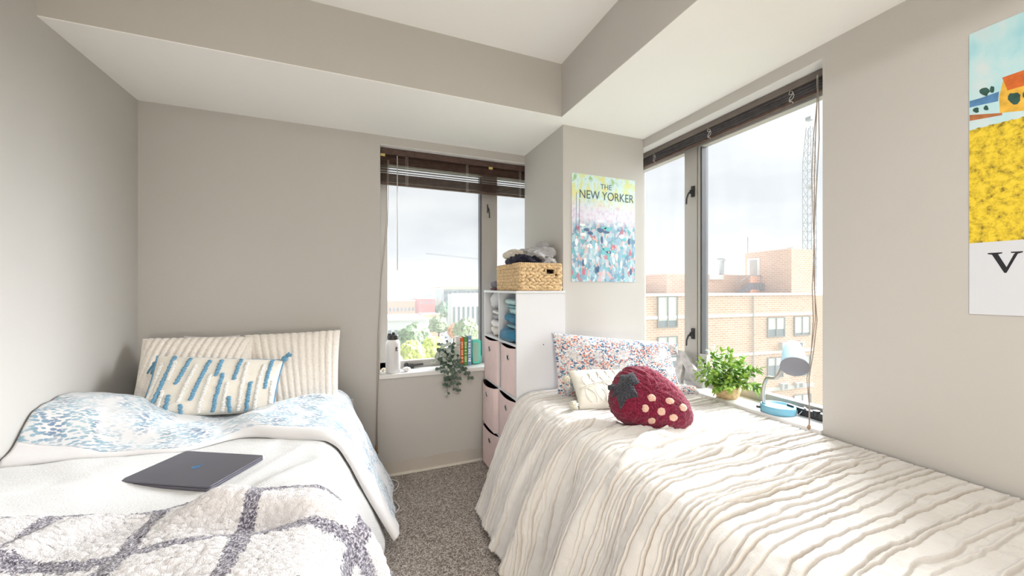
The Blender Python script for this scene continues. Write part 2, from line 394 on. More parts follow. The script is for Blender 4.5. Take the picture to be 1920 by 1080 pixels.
b2 = thing('window_blind', 'dark slat blind fully raised at the top of the window over the right bed', 'blind', (XR + .09, (WBY0 + WBY1) / 2, CAMH + .93), 'dark wooden blinds')
y0, y1, xc = WBY0 + .01, WBY1 - .01, XR + .10
MB().box(xc - .024, xc + .024, y0, y1, CAMH + .985, CAMH + 1.017).build('headrail', plain('blind_headrail', (.17, .145, .13), .45, var=.06), b2, bevel=.003)
z = .978
M['blind_grey'] = plain('dark_grey_slat', (.085, .078, .085), .4, var=.2, scale=30)
for i in range(12):
    j = .002 * math.sin(i * 1.7)
    MB().obox((xc + j, (y0 + y1) / 2, CAMH + z), (.0135, 0, .0004 * (i % 3)), (0, (y1 - y0) / 2, 0), (0, 0, .0014)).build('slat', M['blind_grey'], b2); z -= .0038
MB().box(xc - .014, xc + .014, y0, y1, CAMH + .920, CAMH + .932).build('bottom_rail', M['blind'], b2, bevel=.002)
for px, in ((1226,), (1329,), (1483,)):
    yy = atp(px, 240, 0, xc - .02)[1]
    k = MB(); k.tube([(xc - .016, yy + .012 * math.sin(t * 9), CAMH + .985 - .06 * t + .006 * math.cos(t * 14)) for t in np.linspace(0, 1, 14)], .0016, 6)
    k.tube([(xc - .018, yy - .009 * math.sin(t * 8), CAMH + .98 - .065 * t) for t in np.linspace(0, 1, 12)], .0016, 6); k.build('ladder_cord', M['clear'], b2, True)
P0 = atp(1533, 145, 0, xc - .03)
MB().tube([P0 + (0, 0, .01), P0 + (0, 0, -.05)], .0035, 8).build('cord_guide', M['clear'], b2, True)
k = MB()
ks = [(1532, 190), (1529, 260), (1527, 330), (1527, 420), (1526, 480), (1523, 540), (1525, 600), (1521, 660), (1517, 710), (1517, 760), (1517, 796)]
k.tube([P0] + [atp(a, c, 0, XR - .012 if i > 8 else XR + .02) for i, (a, c) in enumerate(ks)], .0021, 6)
k.tube([P0] + [atp(a + (4 * math.sin(i * 1.3) + 3 if i < 9 else 1), c, 0, XR - .012 if i > 8 else XR + .022) for i, (a, c) in enumerate(ks)], .0021, 6)
k.tube([P0] + [atp(a - (5 * math.sin(i * .9) if i < 9 else 0), c, 0, XR - .012 if i > 8 else XR + .024) for i, (a, c) in enumerate(ks)], .0018, 6)
k.build('lift_cord', M['cord'], b2, True)
MB().lathe([(.003, .010), (.007, .004), (.0085, -.006), (.005, -.012)], atp(1517, 800, 0, XR - .012), 12).build('tassel', M['bead'], b2, True)

# ------------------------------------------------------------------ soft furnishings
def fabric(name, col, uvscale=None, bump=.3, bscale=400, bdist=.002, var=.03, rough=.9, sheen=.2, kind='UV'):
    m = N(name); v = m.coord(kind)
    a = m.noise(v, 6, 3); d = tuple(x * (1 - var) for x in col); e = tuple(min(1, x * (1 + var)) for x in col)
    m.col(m.ramp(a.outputs[0], [(.3, d), (.7, e)])).set(rough=rough, spec=.1, sheen=sheen)
    m.bump(m.noise(v, bscale, 2).outputs[0], bump, bdist); return m
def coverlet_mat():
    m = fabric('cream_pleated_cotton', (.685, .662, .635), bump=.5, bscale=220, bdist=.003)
    base = m.b.inputs['Base Color'].links[0].from_socket; at_ = m.n('Attribute', attribute_name='pleat_tan')
    m.col(m.mix(m.math('MULTIPLY', at_.outputs['Fac'], .75), base, (.36, .29, .215))); return m.m  # tan mixed into the grooves beside the pleats
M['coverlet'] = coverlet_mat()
def waffle():
    m = N('white_ribbed_cotton'); v = m.coord('UV', (1, 1, 1), (0, 0, .7))
    w1_ = m.n('TexWave', {'Vector': v, 'Scale': 38., 'Distortion': 2.5, 'Detail': 2., 'Detail Scale': 2.}, bands_direction='X')
    v2 = m.coord('UV'); w2_ = m.n('TexVoronoi', {'Vector': v2, 'Scale': 160.})
    m.col((.66, .657, .655)).set(rough=.9, spec=.1, sheen=.2)
    m.bump(m.math('ADD', w1_.outputs['Fac'], m.math('MULTIPLY', w2_.outputs['Distance'], .8)), .35, .004); return m.m
M['waffle'] = waffle()
M['white_cotton'] = fabric('white_cotton', (.74, .725, .73), bump=.2, bscale=300).m
def floral_blue():
    m = N('blue_leaf_print'); v = m.coord('UV')
    wv = m.noise(v, 9, 2); vec = m.mix(.03, v, wv.outputs['Color'])
    cl_ = m.ramp(m.noise(vec, 6.5, 2, .6).outputs[0], [(.37, (0, 0, 0)), (.50, (1, 1, 1))])
    def leaves(rot, sc, st):
        mp_ = m.n('Mapping', {'Vector': vec, 'Rotation': (0, 0, rot), 'Scale': (sc, sc * st, 1)})
        vo = m.n('TexVoronoi', {'Vector': mp_.outputs[0], 'Scale': 1., 'Randomness': 1.})
        return m.ramp(vo.outputs['Distance'], [(.34, (1, 1, 1)), (.46, (0, 0, 0))])
    a = m.mix(1., leaves(.9, 46, 3.0), leaves(-.5, 54, 3.0), 'LIGHTEN')
    f = m.mix(1., a, cl_, 'MULTIPLY')
    tint = m.ramp(m.noise(v, 14, 1).outputs[0], [(.35, srgb(120, 142, 168)), (.5, srgb(140, 170, 188)), (.65, srgb(168, 192, 204))])
    m.col(m.mix(f, (.70, .70, .715), tint)).set(rough=.85, spec=.1, sheen=.2)
    m.bump(m.noise(v, 300, 2).outputs[0], .15, .002); return m.m
M['floral_blue'] = floral_blue()
def floral_red():
    m = N('small_flower_print'); v = m.coord('UV')
    wv = m.noise(v, 30, 2); vec = m.mix(.015, v, wv.outputs['Color'])
    vo = m.n('TexVoronoi', {'Vector': vec, 'Scale': 95.}); sp = m.n('SeparateColor'); m.l(vo.outputs['Color'], sp.inputs[0])
    petal = m.ramp(vo.outputs['Distance'], [(.50, (1, 1, 1)), (.60, (0, 0, 0))])
    c = m.ramp(sp.outputs[0], [(0, srgb(66, 104, 142)), (.27, srgb(196, 120, 106)), (.52, srgb(226, 168, 152)), (.66, srgb(104, 142, 170)), (.80, srgb(160, 186, 196)), (.88, (.8, .8, .8))], 'CONSTANT')
    area = m.noise(v, 11, 2); grp = m.ramp(area.outputs[0], [(.34, (.15, .15, .15)), (.5, (1, 1, 1))])
    f = m.mix(1., petal, grp, 'MULTIPLY')
    m.col(m.mix(f, (.66, .67, .68), c)).set(rough=.85, spec=.1, sheen=.2); m.bump(m.noise(v, 300, 2).outputs[0], .12, .002); return m.m
M['floral_red'] = floral_red()
def sherpa():
    m = N('sherpa_check'); t = m.n('TexCoord'); v = t.outputs['UV']
    j = m.noise(v, 210, 2, .7); j2 = m.noise(v, 7, 2)
    vec = m.mix(.018, v, j.outputs['Color'], 'LINEAR_LIGHT'); vec = m.mix(.02, vec, j2.outputs['Color'], 'LINEAR_LIGHT')
    sp = m.n('SeparateXYZ'); m.l(vec, sp.inputs[0])
    def band(o, per, off, wd):
        fr = m.math('FRACT', m.math('MULTIPLY_ADD', o, 1 / per, off)); d = m.math('ABSOLUTE', m.math('SUBTRACT', fr, .5))
        return m.math('LESS_THAN', d, wd / per / 2)
    f = m.math('MAXIMUM', band(sp.outputs[0], .25, .5 + .30 / .25 - 1, .042), band(sp.outputs[1], .26, .5 - .25 / .26, .042))
    f = m.math('MAXIMUM', f, m.math('LESS_THAN', sp.outputs[1], .028))
    heather = m.ramp(m.noise(v, 190, 2, .7).outputs[0], [(.40, srgb(74, 70, 86)), (.5, srgb(120, 116, 130)), (.60, srgb(196, 192, 200))])
    base = m.ramp(m.noise(v, 120, 2, .7).outputs[0], [(.35, (.69, .655, .665)), (.6, (.79, .765, .77))])
    m.col(m.mix(f, base, heather)).set(rough=1, spec=.03, sheen=.5)
    m.bump(m.noise(v, 150, 3, .7).outputs[0], .9, .010); return m.m
M['sherpa'] = sherpa()
def plush(name, col, bscale=180, bump=.5, bdist=.006, var=.05, kind='UV', sheen=.4):
    m = N(name); v = m.coord(kind); a = m.noise(v, bscale, 3, .6)
    m.col(m.ramp(a.outputs[0], [(.3, tuple(x * (1 - var * 2) for x in col)), (.7, tuple(min(1, x * (1 + var)) for x in col))])).set(rough=1, spec=.04, sheen=sheen)
    m.bump(a.outputs[0], bump, bdist); return m.m
M['cream_plush'] = plush('cream_plush', (.84, .79, .735), 90, .35)
M['natural'] = plush('natural_canvas', (.74, .70, .63), 260, .3, .002)
M['blue_yarn'] = plush('blue_yarn', srgb(112, 166, 198), 320, .9, .004, .25, 'Object')
M['white_yarn'] = plush('white_yarn', (.84, .83, .80), 320, .9, .004, .08, 'Object')
M['ivory'] = plush('ivory_linen', (.74, .71, .63), 300, .3, .002)
M['ivory_yarn'] = plush('ivory_yarn', (.76, .715, .60), 220, .9, .004, .1, 'Object')
M['berry'] = plush('berry_fleece', (.215, .014, .045), 120, 1., .010, .30, 'Object', .25)
M['char_fleece'] = plush('charcoal_fleece', (.060, .062, .075), 150, 1., .008, .4, 'Object', .2)
M['seed'] = plush('peach_fleece', (.72, .47, .37), 150, .8, .006, .12, 'Object', .2)
M['mattress'] = plain('mattress_ticking', (.45, .47, .5), .8)
M['bedwood'] = plain('bed_wood', (.42, .28, .16), .5, var=.15, scale=12)

# ---- bed frames and mattresses (under the bedding)
def bed(x0, x1, y0, y1, ztop, label):
    t = thing('bed', label, 'bed', ((x0 + x1) / 2, (y0 + y1) / 2, 0))
    MB().box(x0, x1, y0, y1, ztop - .18, ztop).build('mattress', M['mattress'], t, bevel=.03, seg=3)
    MB().box(x0 + .01, x1 - .01, y0 + .01, y1 - .01, ztop - .26, ztop - .18).build('bed_frame', M['bedwood'], t, bevel=.004)
    for X in (x0 + .04, x1 - .04):
        for Y in (y0 + .04, y1 - .04): MB().box(X - .025, X + .025, Y - .025, Y + .025, 0, ztop - .26).build('leg', M['bedwood'], t, bevel=.004)
bed(-1.19, -.20, .76, 2.76, .575, 'bed along the left wall under white bedding and a grey checked throw')
bed(.94, 1.885, .08, 2.085, .640, 'bed along the right wall under the cream pleated bedspread')

# ---- right bed: cream pleated bedspread
def bedspread():
    path, S = smooth_path([(1.888, .689), (1.7, .690), (1.3, .692), (1.02, .690), (.93, .678), (.865, .630), (.815, .54), (.73, .34), (.655, .14), (.615, .045)], 210)
    ny = 1600; Y = np.linspace(2.105, .02, ny)
    T = np.gradient(path, axis=0); T /= np.linalg.norm(T, axis=1)[:, None]; Nn = np.stack([-T[:, 1], T[:, 0]], 1); Nn *= np.sign(Nn[:, 1:2] + 1e-9) * 1
    Nn = np.where(Nn[:, 1:2] < 0, -Nn, Nn)
    s = S[:, None]; y = Y[None, :]
    drop = sstep(.93, 1.35, s)           # 0 on the top, 1 down the side
    top = 1 - sstep(.80, 1.0, s)
    d = np.zeros((len(S), ny))
    # pleats: many thin uneven ridges running across the bed
    yk = 2.10
    warp = .012 * fbm(s * 3.0 + 0 * y, y * 2.0, 3, 3) + .016 * top * np.exp(-((s - .72) / .22) ** 2) * np.sin(y * 11) * .6
    k = 0; r = random.Random(3)
    yy = y + warp; pleat_tan = np.zeros_like(d)
    while yk > .02:
        wv = .0075 * vn(S * 9 + k * 7.3, S * 0 + k * 3.1, 5)[:, None] + .003 * vn(S * 30 + k * 3.3, S * 0 + k, 6)[:, None]
        a = (.0065 + .0035 * r.random()) * (0.7 + .5 * vn(S * 5 + k * 1.7, S * 0 + k * 9.1, 8)[:, None])
        wd = .0038 + .0012 * r.random(); q = yy - yk - wv
        d += a * np.exp(-(np.where(q > 0, q / (wd * 1.25), q / (wd * .50))) ** 2)
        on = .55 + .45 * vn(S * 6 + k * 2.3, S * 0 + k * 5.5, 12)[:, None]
        d -= .007 * np.exp(-((q + .0042) / .0024) ** 2); pleat_tan += on * np.exp(-((q + .0036) / .0022) ** 2) * (1 if k % 3 else .6)
        yk -= r.choice([.017, .025, .034, .044, .054]) * (.85 + .3 * r.random()); k += 1
    # crinkle between the pleats
    d += .0020 * fbm(s * 60, y * 34, 21, 2) + .0045 * fbm(s * 7, y * 6, 31, 3)
    # soft wrinkles on top
    for (sx, yc_, L, ang, amp, wd) in ((.70, 1.33, .26, .25, .020, .030), (.62, 1.18, .30, .12, .016, .028), (.80, 1.22, .20, -.35, .022, .026), (.55, 1.05, .22, .3, .014, .025), (.86, 1.48, .14, .6, .018, .028), (.45, 1.30, .25, -.2, .010, .03), (.35, .85, .3, .2, .010, .03), (.70, .80, .3, .05, .010, .03)):
        ca, sa = math.cos(ang), math.sin(ang); du = (s - sx) * ca + (y - yc_) * sa; dv = -(s - sx) * sa + (y - yc_) * ca
        d += 1.9 * amp * np.exp(-(du / L) ** 2 - (dv / (wd * .85)) ** 2)
    # hanging folds
    for yc_, amp, wd, lean in ((1.70, .030, .035, .10), (1.52, .040, .040, .14), (1.38, -.02, .04, .12), (1.22, .030, .05, .10), (.95, .03, .06, .05), (1.90, .014, .04, .06)):
        d += 1.35 * amp * sstep(.98, 1.28, s) * np.exp(-((y - yc_ + lean * (1.3 - s)) / wd) ** 2)
    d += .012 * drop * fbm(y * 5 + 0 * s, s * 1.5, 77, 2)
    # flatten towards the wall edge
    d *= sstep(-.01, .03, s) * .9 + .1
    P = np.zeros((len(S), ny, 3)); P[..., 0] = path[:, 0:1] + Nn[:, 0:1] * d; P[..., 2] = path[:, 1:2] + Nn[:, 1:2] * d; P[..., 1] = y
    # uneven hem and a head end that settles against the shelf unit
    P[..., 2] += .012 * drop * vn(y * 6 + 0 * s, 0 * s + 4, 9)
    P[..., 2] = np.maximum(P[..., 2], .012)
    P[..., 0] = np.minimum(P[..., 0], 1.893)
    uv = np.stack(np.broadcast_arrays(s, y), -1)
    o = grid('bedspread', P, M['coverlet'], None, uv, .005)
    at_ = o.data.attributes.new('pleat_tan', 'FLOAT', 'POINT'); at_.data.foreach_set('value', np.clip(pleat_tan, 0, 1).ravel().astype(np.float32))
    tag(o, 'cream pleated bedspread with wavy ridges draped to the carpet on the right bed', 'bedspread')
bedspread()

# ---- left bed
def zq(x, y):
    """top of the white quilt"""
    b_ = .636 + .055 * sstep(-.55, -1.15, x)
    return b_ + .016 * fbm(x * 4 + 3, y * 4, 41, 2) * (1 - np.exp(-(((x + .58) / .26) ** 2 + ((y - 1.75) / .24) ** 2) ** 2))
def left_path(n, edge=-.13, hemx=.085, hemz=.10, lift=0):
    return smooth_path([(-1.196, .60), (-1.0, .60), (-.5, .60), (edge - .10, .600), (edge - .02, .580), (edge + .035, .525), (edge + .085, .42), (edge + .14, .30), (hemx, hemz)], n)
LEDGE = -.13
def left_cloth(s_n, Y, lift, edge=LEDGE, hemx=.085, hemz=.10):
    """cross-bed profile lifted over the quilt, for a (s, y) sheet; returns P, S"""
    path, S = left_path(s_n, edge, hemx, hemz)
    x = path[:, 0:1]; z = path[:, 1:2]; Yg = np.broadcast_to(np.atleast_2d(Y), (s_n, np.atleast_2d(Y).shape[1])) if np.asarray(Y).ndim < 2 else Y
    T = np.gradient(path, axis=0); T /= np.linalg.norm(T, axis=1)[:, None]; Nn = np.stack([-T[:, 1], T[:, 0]], 1); Nn = np.where(Nn[:, 1:2] < 0, -Nn, Nn)
    topw = sstep(.50, .60, z)
    P = np.zeros(Yg.shape + (3,)); P[..., 1] = Yg
    P[..., 0] = x + Nn[:, 0:1] * lift; P[..., 2] = z + (zq(np.minimum(x, edge) + 0 * Yg, Yg) - .60) * topw + Nn[:, 1:2] * lift
    return P, S, topw, Nn
def quilt():
    ny = 300; Y = np.linspace(2.73, .68, ny)
    P, S, topw, Nn = left_cloth(170, Y, 0)
    s = S[:, None]; y = Y[None, :]; side = 1 - topw
    d = .010 * side * np.sin(y * 17 + 2 * fbm(y * 2 + 0 * s, s, 4, 2)) + .0035 * fbm(s * 9, y * 9, 51, 3)
    flat = np.exp(-(((P[..., 0] + .58) / .26) ** 2 + ((y - 1.75) / .22) ** 2) ** 2)
    for (sx, yc_, L, ang, amp, wd) in ((.95, 1.62, .20, .9, .014, .03), (.86, 1.72, .16, 1.1, .012, .025), (.25, 1.45, .30, .5, .016, .05), (.08, 1.62, .22, .3, .016, .04), (.75, 1.86, .16, .9, .010, .03)):
        ca, sa = math.cos(ang), math.sin(ang); du = (s - sx) * ca + (y - yc_) * sa; dv = -(s - sx) * sa + (y - yc_) * ca
        d = d + amp * np.exp(-(du / L) ** 2 - (dv / wd) ** 2)
    d = d * (1 - .9 * flat)
    P[..., 0] += Nn[:, 0:1] * d; P[..., 2] += Nn[:, 1:2] * d
    P[..., 0] = np.maximum(P[..., 0], -1.199)
    o = grid('quilt', P, M['waffle'], None, np.stack(np.broadcast_arrays(s, y), -1), .008)
    tag(o, 'white ribbed quilt on the left bed under the closed laptop', 'quilt')
quilt()
def duvet():
    t = thing('duvet', 'blue leaf print duvet folded back across the left bed below the pillows', 'duvet', (-.6, 2.2, .60))
    n = 200; path, S = left_path(n, -.115, .135, .075)
    xs = path[:, 0]; onside = 1 - sstep(.48, .59, path[:, 1])
    Yf = np.interp(xs, [-1.2, -1.0, -.85, -.75, -.68, -.58, -.5, -.4, -.28, -.16, -.09, 0, .14], [1.895, 1.93, 1.945, 1.945, 1.95, 2.02, 2.035, 2.0, 1.96, 1.92, 1.90, 1.90, 1.92])
    Yf = np.convolve(np.pad(Yf, 8, 'edge'), np.ones(17) / 17, 'valid')
    lipw = np.interp(xs, [-1.2, -1.05, -.95, -.8, -.6, -.45, -.3, -.1, .0, .14], [.075, .050, .012, .010, .010, .03, .040, .055, .10, .10])
    nl, nf = 14, 150
    def sheet(v_from, v_to, m):
        # v in metres back from the front fold
        a = np.linspace(0, 1, m)[None, :]
        v = v_from[:, None] * (1 - a) + v_to[:, None] * a
        Y = Yf[:, None] + v
        h0 = np.interp(xs, [-1.2, -1.0, -.8, -.6, -.45, -.2, .14], [.036, .030, .024, .024, .042, .046, .035])[:, None]
        roll = np.sqrt(np.clip(1 - (1 - np.clip(v / .045, 0, 1)) ** 2, 0, 1))
        lift = h0 * roll + .004
        puff = .105 * np.exp(-((xs[:, None] + 1.22) / .30) ** 2) * sstep(.02, .17, v) * (1 - sstep(2.28, 2.55, Y))
        puff = puff + .035 * np.exp(-((xs[:, None] + .95) / .25) ** 2) * sstep(.03, .16, v) * (1 - sstep(2.2, 2.45, Y))
        puff = puff + .020 * np.exp(-((xs[:, None] + .35) / .3) ** 2) * sstep(1.95, 2.15, Y) * (1 - sstep(2.3, 2.5, Y))
        wr = .010 * fbm(S[:, None] * 6 + Y * 3, Y * 7, 61, 3) * sstep(.02, .10, v)
        wr = wr + .018 * (1 - np.abs(vn(S[:, None] * 3.2 + Y * 2.2, Y * 2.4, 66))) ** 4 * sstep(.04, .14, v) * (1 - onside[:, None])
        P, S_, topw, Nn = left_cloth(n, Y, 0, -.115, .135, .075)
        L = lift + puff + wr + .004
        P[..., 0] += Nn[:, 0:1] * L; P[..., 2] += Nn[:, 1:2] * L
        P[..., 0] = np.maximum(P[..., 0], -1.198)
        P[..., 2] = np.maximum(P[..., 2] - .02 * onside[:, None] * vn(Y * 5, 0 * Y, 3), .02)
        return P, np.stack([np.broadcast_to(S[:, None], v.shape), v], -1)
    back = 2.66 - Yf; back = back - .22 * onside
    P, uv = sheet(np.zeros(n), lipw, nl); e = grid('folded_edge', P, M['white_cotton'], t, uv, .006); e['label'] = 'plain white folded edge'
    P, uv = sheet(lipw, back, nf); grid('cover', P, M['floral_blue'], t, uv, .006)
duvet()
def throw():
    n = 230; path, S = left_path(n, -.10, .10, .32)
    ny = 190; v = np.linspace(0, .80, ny)[None, :]
    yf = np.interp(path[:, 0], [-1.2, -.95, -.6, -.3, -.15, .0, .1], [1.50, 1.485, 1.44, 1.455, 1.455, 1.43, 1.39])[:, None]
    Y = yf - v
    P, S_, topw, Nn = left_cloth(n, Y, 0, -.10, .10, .32)
    s = S[:, None]; r = np.sqrt(np.clip(1 - (1 - np.clip(v / .03, 0, 1)) ** 2, 0, 1))
    L = .006 + .026 * r + .014 * fbm(s * 5, Y * 5, 81, 2) * r
    # the thick fold across the right front corner
    L = L + .050 * np.exp(-((v - .10 - .10 * sstep(.75, 1.15, s)) / .055) ** 2) * sstep(.62, .85, s)
    L = L + .030 * np.exp(-((s - .52 + .5 * v) / .05) ** 2) * sstep(0, .1, v) + .022 * np.exp(-((s - .35 + .4 * v) / .05) ** 2) * sstep(0, .1, v)
    L = L - .018 * np.exp(-((v - .22) / .03) ** 2) * sstep(.7, .9, s)
    L = L + .0035 * fbm(s * 130, Y * 130, 91, 2) + .002 * vn(s * 300, Y * 300, 95)
    L = L + .012 * (1 - topw) * np.sin(Y * 21)
    P[..., 0] += Nn[:, 0:1] * L; P[..., 2] += Nn[:, 1:2] * L; P[..., 0] = np.maximum(P[..., 0], -1.19)
    uv = np.stack([np.broadcast_to(P[:, :1, 0] * 0 + (S[:, None] - 1.196), v.shape if False else (n, ny)), np.broadcast_to(v, (n, ny))], -1)
    o = grid('throw_blanket', P, M['sherpa'], None, uv, .012)
    tag(o, 'fluffy white throw with dark grey check lines on the foot of the left bed', 'blanket')
throw()

# ---- pillows
def V3(*a): return np.array(a, float)
def bil(c, u, v):
    """corners TL,TR,BR,BL; u 0..1 left-right, v 0..1 top-bottom"""
    TL, TR, BR, BL = c; u = np.asarray(u)[..., None]; v = np.asarray(v)[..., None]
    return (TL * (1 - u) + TR * u) * (1 - v) + (BL * (1 - u) + BR * u) * v
def qnorm(c):
    n = np.cross(c[1] - c[0], c[3] - c[0]); n /= np.linalg.norm(n)
    return n if n[1] < 0 else -n            # towards the room
def pil_h(u, v, T, ex=.42):
    a = np.clip(1 - (2 * u - 1) ** 2, 0, 1) ** ex * np.clip(1 - (2 * v - 1) ** 2, 0, 1) ** ex; return T * .5 * a
def pil_uv(u, v, k=.05):
    U, V = 2 * u - 1, 2 * v - 1
    return (U * (1 - k * (1 - V * V)) + 1) / 2, (V * (1 - k * (1 - U * U)) + 1) / 2
def pillow(name, corners, T, mat, parent=None, disp=None, n=70, k=.05, ex=.42, edge=.004, sag=None):
    c = [V3(*q) for q in corners]; nn = qnorm(c); W = np.linalg.norm(c[1] - c[0]); H = np.linalg.norm(c[3] - c[0])
    g = (1 - np.cos(np.linspace(0, PI, n))) / 2; g = .6 * g + .4 * np.linspace(0, 1, n)
    u, v = np.meshgrid(g, g, indexing='ij'); U, Vv = pil_uv(u, v, k); B = bil(c, U, Vv)
    h = pil_h(u, v, T, ex) + edge
    f = h + (disp(u, v) if disp is not None else 0); fr = B + nn * f[..., None]; bk = B - nn * h[..., None]
    if sag is not None: fr[..., 2] += sag(u, v); bk[..., 2] += sag(u, v)
    # one closed skin: front and back plus the rim between them
    V = np.concatenate([fr.reshape(-1, 3), bk.reshape(-1, 3)]); i = np.arange(n * n).reshape(n, n); o = n * n
    F = np.stack([i[:-1, :-1], i[:-1, 1:], i[1:, 1:], i[1:, :-1]], -1).reshape(-1, 4); Bk = F[:, ::-1] + o
    ring = np.concatenate([i[:-1, 0], i[-1, :-1], i[:0:-1, -1], i[0, :0:-1]]); r2 = np.roll(ring, -1)
    R = np.stack([ring, r2, r2 + o, ring + o], -1)
    F = np.concatenate([F, Bk, R]); me = bpy.data.meshes.new(name); me.from_pydata(V, [], F.tolist())
    L = me.uv_layers.new(name='UVMap'); uv = np.stack([u * W, v * H], -1).reshape(-1, 2); uv = np.concatenate([uv, uv + 3.7]); L.data.foreach_set('uv', uv[F.ravel()].ravel())
    bm = bmesh.new(); bm.from_mesh(me); bmesh.ops.recalc_face_normals(bm, faces=bm.faces); bm.to_mesh(me); bm.free()
    ob = link_mesh(name, me, parent, mat, True)
    return ob, c, nn
def ribs(nr, amp=.012, lean=0.):
    return lambda u, v: amp * (np.sqrt(np.abs(np.sin(PI * nr * (u + lean * (v - .5)))) + 1e-6) - .6) * np.clip(8 * np.minimum.reduce([u, 1 - u, v + .12, 1.12 - v]), 0, 1) + .0015 * fbm(u * 40, v * 40, 15, 2)
c1 = [atp(268, 636, 1, 2.66), atp(478, 632, 1, 2.66), atp(470, 775, 1, 2.42), atp(243, 782, 1, 2.40)]
o, _, _ = pillow('pillow', c1, .15, M['cream_plush'], None, ribs(15, .014, .22), 130, .03); tag(o, 'cream plush pillow with slanting ribs in the corner behind the blue striped cushion', 'pillow', 'cream ribbed pillows')
c2 = [atp(458, 629, 1, 2.68), atp(638, 619, 1, 2.69), atp(634, 766, 1, 2.52), atp(488, 778, 1, 2.46)]
o, _, _ = pillow('pillow', c2, .16, M['cream_plush'], None, ribs(13, .014), 130, .03); tag(o, 'cream plush pillow with upright ribs nearest the window with the books', 'pillow', 'cream ribbed pillows')
c0_ = [atp(345, 630, 1, 2.775), atp(450, 628, 1, 2.775), atp(460, 740, 1, 2.70), atp(330, 745, 1, 2.70)]
o, _, _ = pillow('pillow', c0_, .05, M['white_cotton'], None, None, 24); tag(o, 'plain white pillow showing just above the cream ribbed pillows', 'pillow')
# blue tufted cushion
tcx = thing('cushion', 'natural lumbar cushion with blue and white tufted dashes on the left bed', 'cushion', (-.7, 2.35, .68))
cc = [atp(296, 668, 1, 2.44), atp(533, 676, 1, 2.47), atp(512, 772, 1, 2.31), atp(256, 788, 1, 2.27)]
_, cq, cn = pillow('cover', cc, .13, M['natural'], tcx, lambda u, v: .002 * fbm(u * 12, v * 8, 5, 2), 60, .035)
def inv(px, py):
    A = np.array([(300, 280), (1280, 340), (1190, 720), (130, 790)], float); u = v = .5
    for _ in range(12):
        p = (A[0] * (1 - u) + A[1] * u) * (1 - v) + (A[3] * (1 - u) + A[2] * u) * v
        du = (A[1] - A[0]) * (1 - v) + (A[2] - A[3]) * v; dv = (A[3] - A[0]) * (1 - u) + (A[2] - A[1]) * u
        J = np.stack([du, dv], 1); e = np.linalg.solve(J, np.array([px, py], float) - p); u += e[0]; v += e[1]
    return np.clip(u, .02, .98), np.clip(v, .02, .98)
def on_cushion(u, v, lift=0):
    U, Vv = pil_uv(np.array(u), np.array(v), .035); return bil(cq, U, Vv) + cn * (pil_h(np.array(u), np.array(v), .13) + .004 + lift)
def tufts(lines, name, mat, r):
    rr = random.Random(4)
    for (a, b_, c, d) in lines:
        mb = MB(); u0, v0 = inv(a, b_); u1, v1 = inv(c, d); m = max(4, int(math.hypot(u1 - u0, (v1 - v0) * .55) * 90))
        for k in range(m):
            t = k / (m - 1); p = on_cushion(u0 + (u1 - u0) * t, v0 + (v1 - v0) * t, r * .3)
            e = V3(rr.uniform(-1, 1), rr.uniform(-1, 1), rr.uniform(-1, 1)) * r * .3
            mb.ell(p + e, V3(r * 1.25, 0, 0), V3(0, r * .9, 0), V3(0, 0, r * .85), 7, 5)
        mb.build(name, mat, tcx, True)
tufts([(430, 300, 210, 770), (540, 330, 425, 545), (690, 350, 530, 670), (780, 345, 735, 480), (790, 470, 690, 760), (930, 345, 875, 515), (1015, 535, 960, 745), (1185, 350, 1135, 565), (365, 640, 328, 780), (455, 705, 445, 780), (830, 650, 818, 765), (1105, 715, 1100, 725)], 'blue_tuft', M['blue_yarn'], .0080)
tufts([(430, 350, 365, 500), (585, 385, 440, 680), (690, 480, 578, 765), (325, 600, 265, 775), (822, 545, 765, 755), (985, 370, 895, 745), (1115, 395, 1030, 735), (1195, 520, 1160, 715), (325, 370, 150, 760)], 'white_tuft', M['white_yarn'], .0078)
mb = MB(); ep = [(0.004, v) for v in np.linspace(0, 1, 24)]; mb.tube([on_cushion(.0, v) for _, v in ep], .006, 6); mb.tube([on_cushion(1., v) for _, v in ep], .006, 6)
mb.tube([on_cushion(u, 0.) for u in np.linspace(.22, 1, 24)], .005, 6); mb.build('piping', M['blue_yarn'], tcx, True)
def tassel(p, d, L, mat, parent, r=.014, nm='tassel'):
    mb = MB(); p = V3(*p); d = V3(*d); d /= np.linalg.norm(d); rr = random.Random(int(abs(p[0]) * 1e4))
    mb.ell(p, V3(r, 0, 0), V3(0, r, 0), V3(0, 0, r), 10, 6)
    for i in range(22):
        e = V3(rr.uniform(-1, 1), rr.uniform(-1, 1), rr.uniform(-1, 1)) * .35; q = d + e; q /= np.linalg.norm(q)
        mb.tube([p, p + q * L * .5 + V3(0, 0, .002), p + q * L * rr.uniform(.8, 1.1) - V3(0, 0, .006)], [.0035, .003, .0025], 5)
    return mb.build(nm, mat, parent, True)
tassel(cq[1] + V3(.004, -.005, .012), (.5, -.2, .5), .045, M['blue_yarn'], tcx, .018)
tassel(cq[3] + V3(-.008, -.004, .012), (-.7, -.4, -.1), .05, M['blue_yarn'], tcx)
tassel(cq[0] + V3(-.012, -.005, -.035), (-.3, -.1, -1), .05, M['blue_yarn'], tcx, .009)
tassel(cq[2] + V3(.035, .0, .018), (1, .1, -.05), .045, M['blue_yarn'], tcx)

